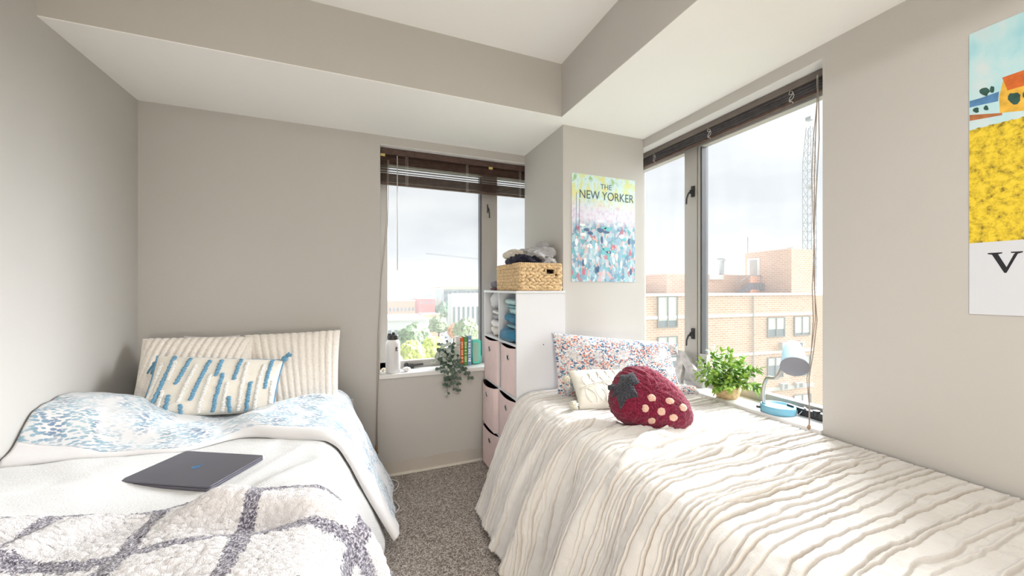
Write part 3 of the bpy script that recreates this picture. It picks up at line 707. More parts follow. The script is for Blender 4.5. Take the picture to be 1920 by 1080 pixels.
# right bed pillows
TLp, TRp = atp(1034, 624, 1, 2.09), atp(1252, 642, 1, 1.87)
BRp, BLp = V3(1.835, 1.76, .695), atp(1046, 746, 1, 1.99)
wr_ = lambda u, v: .007 * fbm(u * 7 + v * 4, v * 3 - u * 3, 13, 3) * np.clip(9 * np.minimum.reduce([u, 1 - u, v + .05, 1.05 - v]), 0, 1) + .010 * (1 - np.abs(vn(u * 5 + v * 7, v * 2.2 - u * 1.5, 27))) ** 5 * np.exp(-((u - .1) / .35) ** 2) * np.clip(9 * np.minimum(v + .03, 1.03 - v), 0, 1)
pl = thing('pillow', 'flower print pillow leaning on the pier at the head of the right bed', 'pillow', (1.45, 1.95, .69))
pillow('pillowcase', [TLp, TRp, BRp, BLp], .15, M['floral_red'], pl, wr_, 90, .03, .40)
# loose open end of the case: a flap at the top right and one on the sill
pillow('case_end', [TRp + V3(-.03, .0, -.01), TRp + V3(.045, -.035, -.005), TRp + V3(.045, -.04, -.075), TRp + V3(-.03, 0, -.085)], .045, M['floral_red'], pl, None, 24)
pillow('case_end', [V3(1.78, 1.80, .735), V3(1.885, 1.70, .735), V3(1.87, 1.66, .712), V3(1.76, 1.72, .712)], .035, M['floral_red'], pl, None, 24)
t2 = thing('cushion', 'ivory lumbar cushion with stitched leaf relief and tassels, behind the strawberry cushion', 'cushion', (1.28, 1.80, .69))
ci = [atp(1066, 697, 1, 1.955), V3(1.55, 1.82, .83), V3(1.49, 1.56, .70), atp(1087, 766, 1, 1.70)]
_, ic, inn = pillow('cover', ci, .12, M['ivory'], t2, lambda u, v: .003 * fbm(u * 8, v * 6, 9, 2), 60, .03)
def on_iv(u, v, l=0):
    U, Vv = pil_uv(np.array(u), np.array(v), .03); return bil(ic, U, Vv) + inn * (pil_h(np.array(u), np.array(v), .12) + .005 + l)
mb = MB()
mb.tube([on_iv(u, .62 - .25 * u) for u in np.linspace(.04, .96, 30)], .0035, 6); mb.tube([on_iv(u, .66 - .25 * u) for u in np.linspace(.04, .96, 30)], .0030, 6)
for i in range(7):
    u0 = .10 + i * .12
    for sgn in (-1, 1):
        mb.tube([on_iv(min(.97, u0 + .11 * t + .05 * math.sin(PI * t)), np.clip(.63 - .25 * u0 + sgn * (.38 * t), .05, .95)) for t in np.linspace(0, 1, 12)], .0028, 6)
        mb.tube([on_iv(min(.97, u0 + .04 + .02 * t - .05 * math.sin(PI * t)), np.clip(.63 - .25 * u0 + sgn * (.36 * t), .05, .95)) for t in np.linspace(0, 1, 12)], .0022, 6)
e = mb.build('leaf_relief', M['ivory'], t2, True)
def pom(p, r, parent):
    mb = MB(); rr = random.Random(int(p[0] * 1e4)); mb.ell(p, V3(r * .8, 0, 0), V3(0, r * .8, 0), V3(0, 0, r * .8), 12, 8)
    for i in range(110):
        a = rr.uniform(0, 2 * PI); z_ = rr.uniform(-1, 1); q = V3(math.cos(a) * math.sqrt(1 - z_ * z_), math.sin(a) * math.sqrt(1 - z_ * z_), z_)
        mb.tube([p + q * r * .6, p + q * r * rr.uniform(.95, 1.15)], [.0035, .0022], 5)
    mb.build('pompom', M['ivory_yarn'], parent, True)
pom(atp(1062, 711, 1, 1.90), .022, t2); pom(V3(1.03, 1.70, .722), .024, t2)

# strawberry cushion
ts = thing('cushion', 'dark red fleece strawberry cushion with charcoal leaf cap and peach seeds', 'cushion', (1.27, 1.47, .695))
O = at(1020 + 955 / 4.91, 600 + 715 / 4.91, 1.76); ru = V3(cY, -sY, 0); lean = math.radians(34)
up_ = V3(sY * math.sin(lean), cY * math.sin(lean), math.cos(lean)); nrm = np.cross(ru, up_); nrm = nrm if nrm[1] < 0 else -nrm
kx = 1.76 / 700 / 4.91; ky = kx / .90
outl = [(590, 760), (605, 690), (650, 600), (700, 520), (790, 462), (890, 448), (1000, 465), (1120, 540), (1220, 640), (1290, 740), (1325, 850), (1300, 935), (1200, 968), (1080, 962), (980, 970), (860, 945), (720, 920), (640, 875), (600, 815)]
th = []; ra = []
for (a, b_) in outl: X, Y = (a - 955) * kx, -(b_ - 715) * ky; th.append(math.atan2(Y, X)); ra.append(math.hypot(X, Y))
od = np.argsort(th); th = np.array(th)[od]; ra = np.array(ra)[od]; th = np.r_[th - 2 * PI, th, th + 2 * PI]; ra = np.r_[ra, ra, ra]
def berry(X, Y, lift=0, T=.085):
    X, Y = np.asarray(X, float), np.asarray(Y, float); R = np.interp(np.arctan2(Y, X), th, ra); q = np.clip(np.hypot(X, Y) / R, 0, 1)
    return O + ru * X[..., None] + up_ * Y[..., None] + nrm * (T * np.sqrt(np.clip(1 - q ** 2.4, 0, 1)) + lift)[..., None]
nt_, nr_ = 200, 60
tt = np.linspace(-PI, PI, nt_, endpoint=False); Rt = np.interp(tt, th, ra); Rt = np.convolve(np.r_[Rt[-6:], Rt, Rt[:6]], np.ones(13) / 13, 'valid')
phi = np.linspace(0, PI, nr_)
A_, F_ = np.meshgrid(tt, phi, indexing='ij'); rad = Rt[:, None] * np.sin(F_) ** .85
hz = .085 * np.sign(np.cos(F_)) * np.abs(np.cos(F_)) ** .9
Pb = O + ru * (rad * np.cos(A_))[..., None] + up_ * (rad * np.sin(A_))[..., None] + nrm * hz[..., None]
dirv = Pb - O; dirv /= np.linalg.norm(dirv, axis=2)[..., None] + 1e-9
Pb += dirv * (.0045 * vn(Pb[..., 0] * 95 + Pb[..., 1] * 40, Pb[..., 2] * 95, 3) + .003 * vn(Pb[..., 0] * 190, Pb[..., 2] * 190 + Pb[..., 1] * 120, 5))[..., None]
grid('body', Pb, M['berry'], ts, None, 0, True)
def patch(poly, name, mat, lift, n=14, parent=ts):
    """fleece applique following the front of the berry"""
    pc = np.mean(poly, 0); m = len(poly); vs = [];
    K = 6; dens = []
    for i in range(m):
        for j in range(n // 2): dens.append(np.array(poly[i]) * (1 - j / (n // 2)) + np.array(poly[(i + 1) % m]) * j / (n // 2))
    dens = np.array(dens); rings = []
    for k in range(K + 1):
        f = k / K; q = pc + (dens - pc) * f; l = lift * (1 - f ** 4) + (-.010 if k == K else 0) + .001 * vn(q[:, 0], q[:, 1], 2)
        rings.append(berry((q[:, 0] - 955) * kx, -(q[:, 1] - 715) * ky, l))
    return grid(name, np.stack(rings, 1), mat, parent, None, 0, True)
patch([(700 + (a - 700) * 1.16, 665 + (b_ - 665) * 1.14) for a, b_ in [(815, 535), (845, 640), (790, 660), (810, 750), (720, 760), (655, 840), (640, 720), (600, 735), (640, 650), (690, 600), (700, 545), (760, 555)]], 'leaf_cap', M['char_fleece'], .016)
for (a, b_, r1, r2) in ((928, 765, 46, 34), (1080, 788, 48, 32), (1200, 830, 42, 36), (862, 840, 36, 34), (995, 866, 46, 34), (914, 925, 40, 24), (1097, 905, 46, 30)):
    rr = random.Random(a); patch([(a + r1 * math.cos(t) * rr.uniform(.85, 1.1), b_ + r2 * math.sin(t) * rr.uniform(.85, 1.1)) for t in np.linspace(0, 2 * PI, 9)[:-1]], 'seed', M['seed'], .010, 8)
e0 = berry((640 - 955) * kx, -(655 - 715) * ky, .0); MB().tube([e0 + ru * .01, e0 - ru * .010 + nrm * .008, e0 - ru * .028 + nrm * .010], [.018, .015, .011], 12).build('stem', M['char_fleece'], ts, True)

# ---- laptop
tl = thing('laptop', 'closed dark grey laptop lying on the white quilt', 'laptop', (-.583, 1.75, .64))
ang = math.radians(-28.5); ux = V3(math.cos(ang), math.sin(ang), 0); uy = V3(-math.sin(ang), math.cos(ang), 0)
M['space'] = plain('grey_aluminium', (.15, .145, .175), .42, metal=.55, var=.03)
zl = .648
def rrect(w_, h_, r, n=6):
    o_ = []
    for cx_, cy_, a0 in ((w_ - r, h_ - r, 0), (-w_ + r, h_ - r, 90), (-w_ + r, -h_ + r, 180), (w_ - r, -h_ + r, 270)):
        for k in range(n + 1): t = math.radians(a0 + 90 * k / n); o_.append((cx_ + r * math.cos(t), cy_ + r * math.sin(t)))
    return o_
cL = V3(-.583, 1.75, zl)
MB().prism(rrect(.177, .122, .012), cL, ux, uy, V3(0, 0, 1), .010).build('base', M['space'], tl, bevel=.0015)
lidp = MB().prism(rrect(.177, .122, .012), cL + V3(0, 0, .0112), ux, uy, V3(0, 0, 1), .0055).build('lid', M['space'], tl, bevel=.0015)
zt = cL + V3(0, 0, .0168)
mk = MB(); cm = zt
mk.prism([(.014 * math.cos(t) * (1 + .12 * math.cos(2 * t)), .013 * math.sin(t) - .001) for t in np.linspace(0, 2 * PI, 24)[:-1]], cm, ux, uy, V3(0, 0, 1), .0006)
mk.prism([(.004 + .004 * math.cos(t), .018 + .007 * math.sin(t)) for t in np.linspace(0, 2 * PI, 12)[:-1]], cm, ux, uy, V3(0, 0, 1), .0006)
mk.build('emblem', plain('emblem_blue', srgb(58, 108, 150), .35, metal=.2, var=.3, scale=80), lidp)
mk = MB(); mk.prism([(-.030, -.006), (-.012, -.004), (-.012, .006), (-.026, .004)], cm, ux, uy, V3(0, 0, 1), .0004); mk.prism([(.012, .003), (.024, .010), (.022, .014), (.012, .010)], cm, ux, uy, V3(0, 0, 1), .0004)
mk.build('decal', plain('decal_bronze', (.20, .15, .12), .4, metal=.3), lidp)

# ------------------------------------------------------------------ cube shelf unit and what is on it
M['shelf'] = plain('white_laminate', (.66, .67, .70), .45, spec=.35, var=.02, scale=3)
UX0, UX1, UY0, UY1, UZ = .878, 1.218, 2.12, 2.775, CAMH - .018
su = thing('shelf_unit', 'white cube shelf unit of two columns between the window and the right bed', 'shelf unit', ((UX0 + UX1) / 2, (UY0 + UY1) / 2, 0))
tk = .016; sz = [0.012, .318, .652, .984, UZ - tk]
MB().box(UX0, UX1, UY0, UY0 + tk, 0, UZ - tk).build('side_panel', M['shelf'], su, bevel=.0015)
MB().box(UX0, UX1, UY1 - tk, UY1, 0, UZ - tk).build('side_panel', M['shelf'], su, bevel=.0015)
MB().box(UX0 - .004, UX1, UY0 - .004, UY1 + .002, UZ - tk, UZ).build('top_panel', M['shelf'], su, bevel=.0015)
ym = (UY0 + UY1) / 2
MB().box(UX0 + .002, UX1, ym - tk / 2, ym + tk / 2, .012, UZ - tk).build('divider', M['shelf'], su, bevel=.001)
for z_ in sz[:4]: MB().box(UX0 + .001, UX1, UY0 + tk, UY1 - tk, z_ - .012, z_ + .004).build('shelf', M['shelf'], su, bevel=.001)
MB().box(UX1 - .004, UX1, UY0 + tk, UY1 - tk, 0, UZ - tk).build('back_panel', M['shelf'], su)
p_ = atp(1019, 646, 1, UY0); MB().lathe([(.004, 0), (.004, .0012)], (p_[0], UY0, p_[2]), 12, (0, -1, 0)).build('screw_cap', plain('grey_cap', (.12, .12, .12)), su)
M['pink'] = plain('pink_fabric', srgb(230, 208, 205), .85, spec=.1, var=.03, scale=20, bump=.2, bscale=400)
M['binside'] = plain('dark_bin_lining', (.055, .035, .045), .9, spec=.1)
M['ring'] = plain('chrome', (.55, .55, .56), .25, metal=1)
def bin_(ylo, yhi, zlo, h, out, label, yaw=0., bulge=.006):
    t = thing('storage_bin', label, 'storage bin', (UX0 + .14, (ylo + yhi) / 2, zlo + .005), 'pink fabric bins in the shelf unit')
    x0, x1 = UX0 - out, UX1 - .02; z0, z1 = zlo + .006, zlo + h; c_, s_ = math.cos(yaw), math.sin(yaw); w_ = .004
    ox, oy = (x0 + x1) / 2, (ylo + yhi) / 2
    R_ = lambda P: np.stack([ox + (P[..., 0] - ox) * c_ - (P[..., 1] - oy) * s_, oy + (P[..., 0] - ox) * s_ + (P[..., 1] - oy) * c_, P[..., 2]], -1)
    # outer skin as a loop of points around, swept up; front bows out and its rim sags
    loop = [(x0, y) for y in np.linspace(yhi, ylo, 16)] + [(x, ylo) for x in np.linspace(x0, x1, 8)[1:]] + [(x1, y) for y in np.linspace(ylo, yhi, 8)[1:]] + [(x, yhi) for x in np.linspace(x1, x0, 8)[1:-1]]
    loop = np.array(loop); zz = np.linspace(0, 1, 14)
    def skin(off, ztop):
        P = np.zeros((len(loop), len(zz), 3)); fr = np.exp(-((loop[:, 0] - x0) / .01) ** 2)[:, None]; q = np.sin(PI * np.clip((loop[:, 1] - ylo) / (yhi - ylo), 0, 1))[:, None]
        P[..., 0] = loop[:, 0:1] - fr * q * bulge * (.5 + zz[None, :] ** 3); P[..., 1] = loop[:, 1:2]; P[..., 2] = z0 + (ztop - z0) * zz[None, :] - fr * q * .012 * (zz[None, :] ** 6)
        cen = np.array([ox, oy]); P[..., 0] += np.sign(cen[0] - P[..., 0]) * off; P[..., 1] += np.sign(cen[1] - P[..., 1]) * off
        return R_(P)
    bd = grid('body', skin(0, z1), M['pink'], t, None, 0, True)
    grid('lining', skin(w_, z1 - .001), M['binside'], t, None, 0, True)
    b_ = MB(); q = R_(np.array([[(x0 + .002, ylo + .002, z0), (x1 - .002, ylo + .002, z0), (x1 - .002, yhi - .002, z0), (x0 + .002, yhi - .002, z0)]]))[0]
    b_.add(list(q) + [p + V3(0, 0, .004) for p in q], [(0, 1, 2, 3), (7, 6, 5, 4), (0, 4, 5, 1), (1, 5, 6, 2), (2, 6, 7, 3), (3, 7, 4, 0)]); b_.build('bottom', M['binside'], t)
    gc = R_(np.array([x0 - bulge * .95, oy, z1 - .075])); ax_ = V3(-c_, -s_, 0)
    g = MB(); tt_ = np.linspace(0, 2 * PI, 25); a_ = V3(-s_, c_, 0)
    g.tube([gc + ax_ * .002 + a_ * .016 * math.cos(t_) + V3(0, 0, 1) * .016 * math.sin(t_) for t_ in tt_], .0035, 8, 0, False); g.build('grommet', M['ring'], bd, True)
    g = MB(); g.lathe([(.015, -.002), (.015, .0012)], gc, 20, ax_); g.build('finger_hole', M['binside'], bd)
yl, yr = (ym + .010, UY1 - tk - .003), (UY0 + tk + .004, ym - .012)
bin_(yl[0], yl[1], sz[2], .318, .006, 'pink fabric bin under the pale clothes, upper bin nearest the window')
bin_(yr[0], yr[1] - .035, sz[2], .312, -.004, 'pink fabric bin under the blue clothes, turned a little in its cube', .06)
bin_(yl[0], yl[1], sz[1], .318, .022, 'pink fabric bin pulled out of the middle cube nearest the window', -.03, .012)
bin_(yr[0], yr[1], sz[1], .312, .0, 'pink fabric bin half hidden behind the edge of the cream bedspread')
bin_(yl[0], yl[1], sz[0], .290, .012, 'pink fabric bin at floor level, lowest in the shelf unit', .08)

# folded clothes
def cloth_mat(name, c, sc=300): return plush(name, c, sc, .35, .003, .05, 'Object', .2)
CM = {k: cloth_mat(k + '_cotton', v) for k, v in dict(pale_grey=(.60, .60, .63), white=(.76, .75, .75), mid_grey=(.36, .36, .38), cream=(.72, .68, .63), mint=srgb(176, 208, 210), teal=srgb(62, 122, 152), pale_teal=srgb(140, 186, 196), navy=(.025, .025, .045), heather=(.44, .44, .46), beige=(.62, .56, .49), plum=(.10, .04, .06), charcoal=(.14, .13, .16)).items()}
def folded(cx, cy, z, wx, wy, h, mat, label, seed, group, yaw=0., layers=2, sag=.0):
    """soft folded garment: rounded pad with fold grooves towards -X"""
    nu, nv = 72, 26; u = np.linspace(0, 2 * PI, nu, endpoint=False); ph = np.linspace(-PI / 2, PI / 2, nv)
    U, Vv = np.meshgrid(u, ph, indexing='ij'); sgn = lambda a, p: np.sign(a) * np.abs(a) ** p
    X = wx / 2 * sgn(np.cos(U), .45) * sgn(np.cos(Vv), .45); Y = wy / 2 * sgn(np.sin(U), .45) * sgn(np.cos(Vv), .45); Z = h / 2 * sgn(np.sin(Vv), .6)
    gro = 1 - .07 * np.exp(-((np.abs(np.sin(Z / h * PI * layers))) / .25) ** 2) * (np.abs(np.sin(Vv)) < .93)
    n1 = fbm(X * 14 + seed, Y * 14 + Z * 22, seed, 3); X = X * gro * (1 + .07 * n1); Y = Y * gro * (1 + .04 * vn(Y * 9 + seed, Z * 20, seed))
    Z = Z + h * .16 * fbm(X * 13, Y * 11 + seed, seed + 3, 2) + sag * (X / wx * 2) * h
    c_, s_ = math.cos(yaw), math.sin(yaw)
    P = np.stack([cx + X * c_ - Y * s_, cy + X * s_ + Y * c_, z + h / 2 + Z * .96], -1)
    o = grid('folded_garment', P, mat, None, None, 0, True); return tag(o, label, 'folded clothes', group)
GC = 'folded clothes in the cube shelf'; zc = sz[3] + .004; yc1 = (yl[0] + yl[1]) / 2; yc2 = (yr[0] + yr[1]) / 2
folded(1.03, yc1, zc, .27, .27, .062, CM['cream'], 'cream patterned garment at the bottom of the pale pile', 3, GC)
folded(1.03, yc1 - .01, zc + .060, .26, .26, .058, CM['white'], 'white garment second from the bottom of the pale pile', 7, GC, .08)
folded(1.04, yc1, zc + .116, .25, .25, .040, CM['mid_grey'], 'grey garment in the middle of the pale pile', 11, GC)
folded(1.03, yc1 - .01, zc + .154, .25, .25, .034, CM['white'], 'thin white garment under the topmost pale grey one', 15, GC, -.05)
folded(1.03, yc1 - .005, zc + .186, .27, .27, .120, CM['pale_grey'], 'bulky pale grey garment on top of the pale pile', 19, GC, .05, 3, -.25)
folded(1.00, yc2, zc, .29, .275, .085, CM['teal'], 'teal garment bulging at the bottom of the blue pile', 23, GC, 0, 2)
folded(1.03, yc2 - .02, zc + .082, .25, .25, .030, CM['pale_teal'], 'thin pale teal garment between the two darker teal ones', 27, GC)
folded(1.02, yc2, zc + .110, .26, .26, .065, CM['teal'], 'teal garment under the mint ones in the blue pile', 31, GC, .06, 3)
folded(1.04, yc2, zc + .172, .24, .25, .050, CM['mint'], 'crumpled mint garment under the topmost one of the blue pile', 35, GC, -.05)
folded(1.03, yc2, zc + .220, .25, .26, .022, CM['pale_teal'], 'thin pale blue garment just below the top of the blue pile', 39, GC)
folded(1.02, yc2, zc + .240, .26, .26, .040, CM['mint'], 'smooth mint garment on top of the blue pile', 43, GC, .04, 2)
folded(.985, 2.615, UZ, .20, .16, .024, CM['plum'], 'dark plum garment under the charcoal one behind the basket', 47, 'clothes on the shelf unit')
folded(.99, 2.615, UZ + .022, .20, .155, .06, CM['charcoal'], 'charcoal garment lying on the shelf top behind the basket', 51, 'clothes on the shelf unit')

# woven basket
M['hyacinth'] = plain('water_hyacinth', srgb(206, 178, 138), .65, spec=.25, var=.28, scale=60, bump=.5, bscale=220, bdist=.003)
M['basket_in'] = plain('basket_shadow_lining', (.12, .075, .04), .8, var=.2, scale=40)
bk = thing('basket', 'woven water hyacinth basket on top of the shelf unit', 'basket', (1.045, 2.33, UZ))
bx0, bx1, by0, by1, bh = .905, 1.190, 2.130, 2.530, .178
b = MB(); t_ = .008
b.box(bx0 + t_, bx1 - t_, by0 + t_, by1 - t_, UZ, UZ + .008)
b.box(bx0 + t_, bx0 + 2 * t_, by0 + t_, by1 - t_, UZ, UZ + bh - .01); b.box(bx1 - 2 * t_, bx1 - t_, by0 + t_, by1 - t_, UZ, UZ + bh - .01); b.box(bx0 + t_, bx1 - t_, by1 - 2 * t_, by1 - t_, UZ, UZ + bh - .01)
hx0, hx1, hz0, hz1 = 1.085, 1.140, UZ + .108, UZ + .142
b.box(bx0 + t_, hx0, by0 + t_, by0 + 2 * t_, UZ, UZ + bh - .01); b.box(hx1, bx1 - t_, by0 + t_, by0 + 2 * t_, UZ, UZ + bh - .01)
b.box(hx0, hx1, by0 + t_, by0 + 2 * t_, UZ, hz0); b.box(hx0, hx1, by0 + t_, by0 + 2 * t_, hz1, UZ + bh - .01)
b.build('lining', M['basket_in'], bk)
b = MB(); r = random.Random(5)
rows = 7; rh = (bh - .03) / rows
def run(p0, p1, nrm_, skip=None):
    p0, p1 = V3(*p0), V3(*p1); L = np.linalg.norm(p1 - p0); d = (p1 - p0) / L; m = int(round(L / .040))
    for j in range(rows):
        z_ = UZ + .015 + rh * (j + .5)
        for i in range(m + 1):
            s_ = (i + (.5 if j % 2 else 0)) * L / m
            if s_ > L - .012 or s_ < .012: s_ = min(max(s_, .014), L - .014)
            c = p0 + d * s_ + V3(0, 0, z_) + nrm_ * (.001 + .003 * r.random())
            if skip and skip(c): continue
            tl = r.uniform(.22, .42) * (1 if j % 2 else -1); a = d * math.cos(tl) + V3(0, 0, math.sin(tl)); w2 = -d * math.sin(tl) + V3(0, 0, math.cos(tl))
            b.ell(c, a * .027 * r.uniform(.9, 1.15), w2 * rh * .56 * r.uniform(.9, 1.1), nrm_ * .0095, 10, 6)
in_hole = lambda c: hx0 - .012 < c[0] < hx1 + .012 and hz0 - .008 < c[2] < hz1 + .006
run((bx0, by0, 0), (bx1, by0, 0), V3(0, -1, 0), in_hole); run((bx0, by0, 0), (bx0, by1, 0), V3(-1, 0, 0)); run((bx1, by0, 0), (bx1, by1, 0), V3(1, 0, 0)); run((bx0, by1, 0), (bx1, by1, 0), V3(0, 1, 0))
b.build('woven_wall', M['hyacinth'], bk, True)
b = MB()
def rope(pts, rr_, st):
    pts = [V3(*p) for p in pts]
    for a, c in zip(pts[:-1], pts[1:]):
        L = np.linalg.norm(c - a); m = max(2, int(L / st)); d = (c - a) / L; o_ = np.cross(d, V3(0, 0, 1)); o_ = o_ / np.linalg.norm(o_) if np.linalg.norm(o_) > .1 else V3(1, 0, 0); up2 = np.cross(o_, d)
        for i in range(m): b.ell(a + d * (i + .5) * L / m, (d * .7 + up2 * .7) * rr_ * 1.25, (up2 * .7 - d * .7) * rr_ * .62, o_ * rr_ * 1.05, 8, 5)
for z_ in (UZ + .010, UZ + bh - .010): rope([(bx0, by0, z_), (bx1, by0, z_), (bx1, by1, z_), (bx0, by1, z_), (bx0, by0, z_)], .0115, .0125)
b.build('braided_rim', M['hyacinth'], bk, True)
b = MB(); rope([(hx0 - .004, by0 - .004, hz0 - .005), (hx1 + .004, by0 - .004, hz0 - .005), (hx1 + .006, by0 - .004, hz1), (hx0 - .006, by0 - .004, hz1 + .001), (hx0 - .004, by0 - .004, hz0 - .005)], .008, .010)
for (X, Y) in ((bx0, by0), (bx1, by0), (bx0, by1)): rope([(X, Y, UZ + .02), (X + .0001, Y, UZ + bh - .02)], .010, .014)
b.build('handle_binding', M['hyacinth'], bk, True)
# crumpled clothes in the basket
def crumple(c, rx, ry, rz, mat, label, seed, group, tilt=0., p=.7, amp=.20):
    nu, nv = 120, 70; u = np.linspace(0, 2 * PI, nu, endpoint=False); ph = np.linspace(-PI / 2, PI / 2, nv); U, Vv = np.meshgrid(u, ph, indexing='ij')
    sg = lambda a, q: np.sign(a) * np.abs(a) ** q
    x, y, z_ = sg(np.cos(U), p) * sg(np.cos(Vv), p), sg(np.sin(U), p) * sg(np.cos(Vv), p), sg(np.sin(Vv), .8)
    rdg = (1 - np.abs(vn(x * 1.9 + z_ * 1.2 + seed, y * 1.9 - z_ * .8, seed))) ** 3 + .55 * (1 - np.abs(vn(x * 3.6 - z_ + seed, y * 3.4 + z_ * 1.4, seed + 4))) ** 3
    k = 1 + amp * (rdg - .8) + .03 * fbm(x * 7, y * 7 + z_ * 5, seed, 2)
    ct, st = math.cos(tilt), math.sin(tilt); X, Y, Z = x * k * rx, y * k * ry, z_ * k * rz
    P = np.stack([c[0] + X * ct - Z * st, c[1] + Y, c[2] + X * st + Z * ct], -1)
    o = grid('crumpled_garment', P, mat, None, None, 0, True); return tag(o, label, 'clothes', group)
GB_ = 'clothes heaped in the basket'
crumple((1.00, 2.30, UZ + .195), .105, .13, .045, CM['navy'], 'navy garment bunched under the grey one in the basket', 5, GB_, -.05)
crumple((1.045, 2.33, UZ + .085), .12, .17, .07, CM['charcoal'], 'dark garment seen through the handle hole of the basket', 8, GB_)
crumple((1.075, 2.33, UZ + .235), .135, .15, .055, CM['heather'], 'heather grey sweatshirt heaped on top of the basket', 12, GB_, .16, .75, .26)
crumple((.955, 2.34, UZ + .240), .060, .12, .032, CM['beige'], 'beige sleeve lying at the window side of the basket heap', 17, GB_, -.10)
crumple((1.155, 2.27, UZ + .190), .055, .10, .040, CM['pale_grey'], 'pale grey garment drooping over the basket near the pier', 21, GB_, -.1)
crumple((1.175, 2.36, UZ + .275), .040, .09, .065, CM['heather'], 'grey hood standing up at the wall side of the basket heap', 26, GB_, .5)

# ------------------------------------------------------------------ posters
def poster_street():
    m = N('street_print'); v = m.coord('Generated'); sp = m.n('SeparateXYZ'); m.l(v, sp.inputs[0]); z_ = sp.outputs[2]
    n1 = m.noise(v, 9, 4, .6); n2 = m.noise(v, 22, 3, .6)
    vo = m.n('TexVoronoi', {'Vector': m.mix(.06, v, n2.outputs['Color']), 'Scale': 26.}); sc_ = m.n('SeparateColor'); m.l(vo.outputs['Color'], sc_.inputs[0])
    low = m.ramp(sc_.outputs[0], [(0, srgb(110, 146, 174)), (.22, srgb(146, 184, 204)), (.42, srgb(176, 208, 216)), (.56, srgb(214, 224, 230)), (.68, srgb(232, 176, 172)), (.76, srgb(96, 176, 186)), (.86, srgb(218, 200, 206)), (.94, srgb(196, 92, 106))], 'CONSTANT')
    road = m.ramp(n1.outputs[0], [(.35, srgb(112, 146, 168)), (.6, srgb(168, 196, 208))]); low = m.mix(.35, low, road)
    mid = m.ramp(n2.outputs[0], [(.3, srgb(188, 182, 212)), (.5, srgb(222, 214, 228)), (.7, srgb(206, 226, 236))])
    top = m.ramp(n1.outputs[0], [(.30, srgb(236, 214, 130)), (.45, srgb(206, 222, 170)), (.55, srgb(208, 230, 240)), (.7, srgb(150, 190, 120))])
    c = m.mix(m.ramp(m.math('ADD', z_, m.math('MULTIPLY', n2.outputs[0], .12)), [(.56, (0, 0, 0)), (.66, (1, 1, 1))]), low, mid)
    c = m.mix(m.ramp(m.math('ADD', z_, m.math('MULTIPLY', n1.outputs[0], .25)), [(.78, (0, 0, 0)), (.92, (1, 1, 1))]), c, top)
    m.col(c).set(rough=.55, spec=.25); return m.m
ps = thing('poster', 'poster lettered THE NEW YORKER with a pale street scene on the pier', 'poster', (1.558, PY - .002, CAMH + .045))
pz0, pz1, px0, px1 = CAMH + .043, CAMH + .772, 1.297, 1.820
MB().box(px0, px1, PY - .003, PY - .0005, pz0, pz1).build('sheet', poster_street(), ps); sheet1 = ps.children[0] if ps.children else [o for o in C.objects if o.parent == ps][0]
def text(s_, loc, size, mat, parent, rot, sx=1., ext=.0004, nm='lettering', bold=0.):
    cu = bpy.data.curves.new(nm, 'FONT'); cu.body = s_; cu.size = size; cu.extrude = ext; cu.align_x = 'LEFT'; cu.offset = bold
    o = bpy.data.objects.new(nm, cu); C.objects.link(o); dg = bpy.context.evaluated_depsgraph_get(); dg.update()
    me = bpy.data.meshes.new_from_object(o.evaluated_get(dg)); bpy.data.objects.remove(o); me.name = nm
    mt = Matrix.Translation(Vector([float(c) for c in loc])) @ Matrix(rot).to_4x4() @ Matrix.Diagonal((sx, 1, 1, 1)); me.transform(mt)
    return link_mesh(nm, me, parent, mat, False)
RXZ = ((1, 0, 0), (0, 0, -1), (0, 1, 0))       # text on a wall facing -Y
M['ink'] = plain('poster_ink', srgb(74, 96, 108), .6); M['blackink'] = plain('black_ink', (.02, .02, .025), .6)
text('THE', (1.523, PY - .0036, pz1 - .088), .050, M['ink'], sheet1, RXZ, 1.05)
text('NEW YORKER', (1.352, PY - .0036, pz1 - .163), .082, M['ink'], sheet1, RXZ, .87)
# small generic figures and cars of the print
b = [MB() for _ in range(6)]; r = random.Random(2)
FC = [srgb(84, 108, 142), srgb(230, 236, 238), srgb(206, 112, 132), srgb(112, 190, 196), srgb(226, 186, 172), srgb(150, 182, 200)]
def blob(i, cx, cz, w_, h_, n=9):
    b[i].prism([(cx + w_ * math.cos(t) * r.uniform(.8, 1.1), cz + h_ * math.sin(t) * r.uniform(.85, 1.1)) for t in np.linspace(0, 2 * PI, n + 1)[:-1]], (px0, PY - .0031, pz0), (1, 0, 0), (0, 0, 1), (0, -1, 0), .0003 + .0001 * i)
for k in range(34):
    cx, cz = r.uniform(.03, .49), r.uniform(.03, .30); 
    i = r.choice([0, 1, 1, 2, 3, 5, 5]); blob(i, cx, cz, .012, .026); blob(4, cx + .002, cz + .034, .0065, .008)
for k in range(22): blob(r.choice([1, 5, 3, 0]), r.uniform(.08, .45), r.uniform(.20, .42), r.uniform(.02, .035), r.uniform(.010, .018), 8)
for (cx, z0_, z1_) in ((.03, .34, .60), (.055, .30, .56)): b[0].prism([(cx, z0_), (cx + .004, z0_), (cx + .007, z1_), (cx + .004, z1_)], (px0, PY - .0031, pz0), (1, 0, 0), (0, 0, 1), (0, -1, 0), .0003)
for i in range(6): b[i].build('printed_pattern', plain('print_colour_%d' % i, FC[i], .6), sheet1)
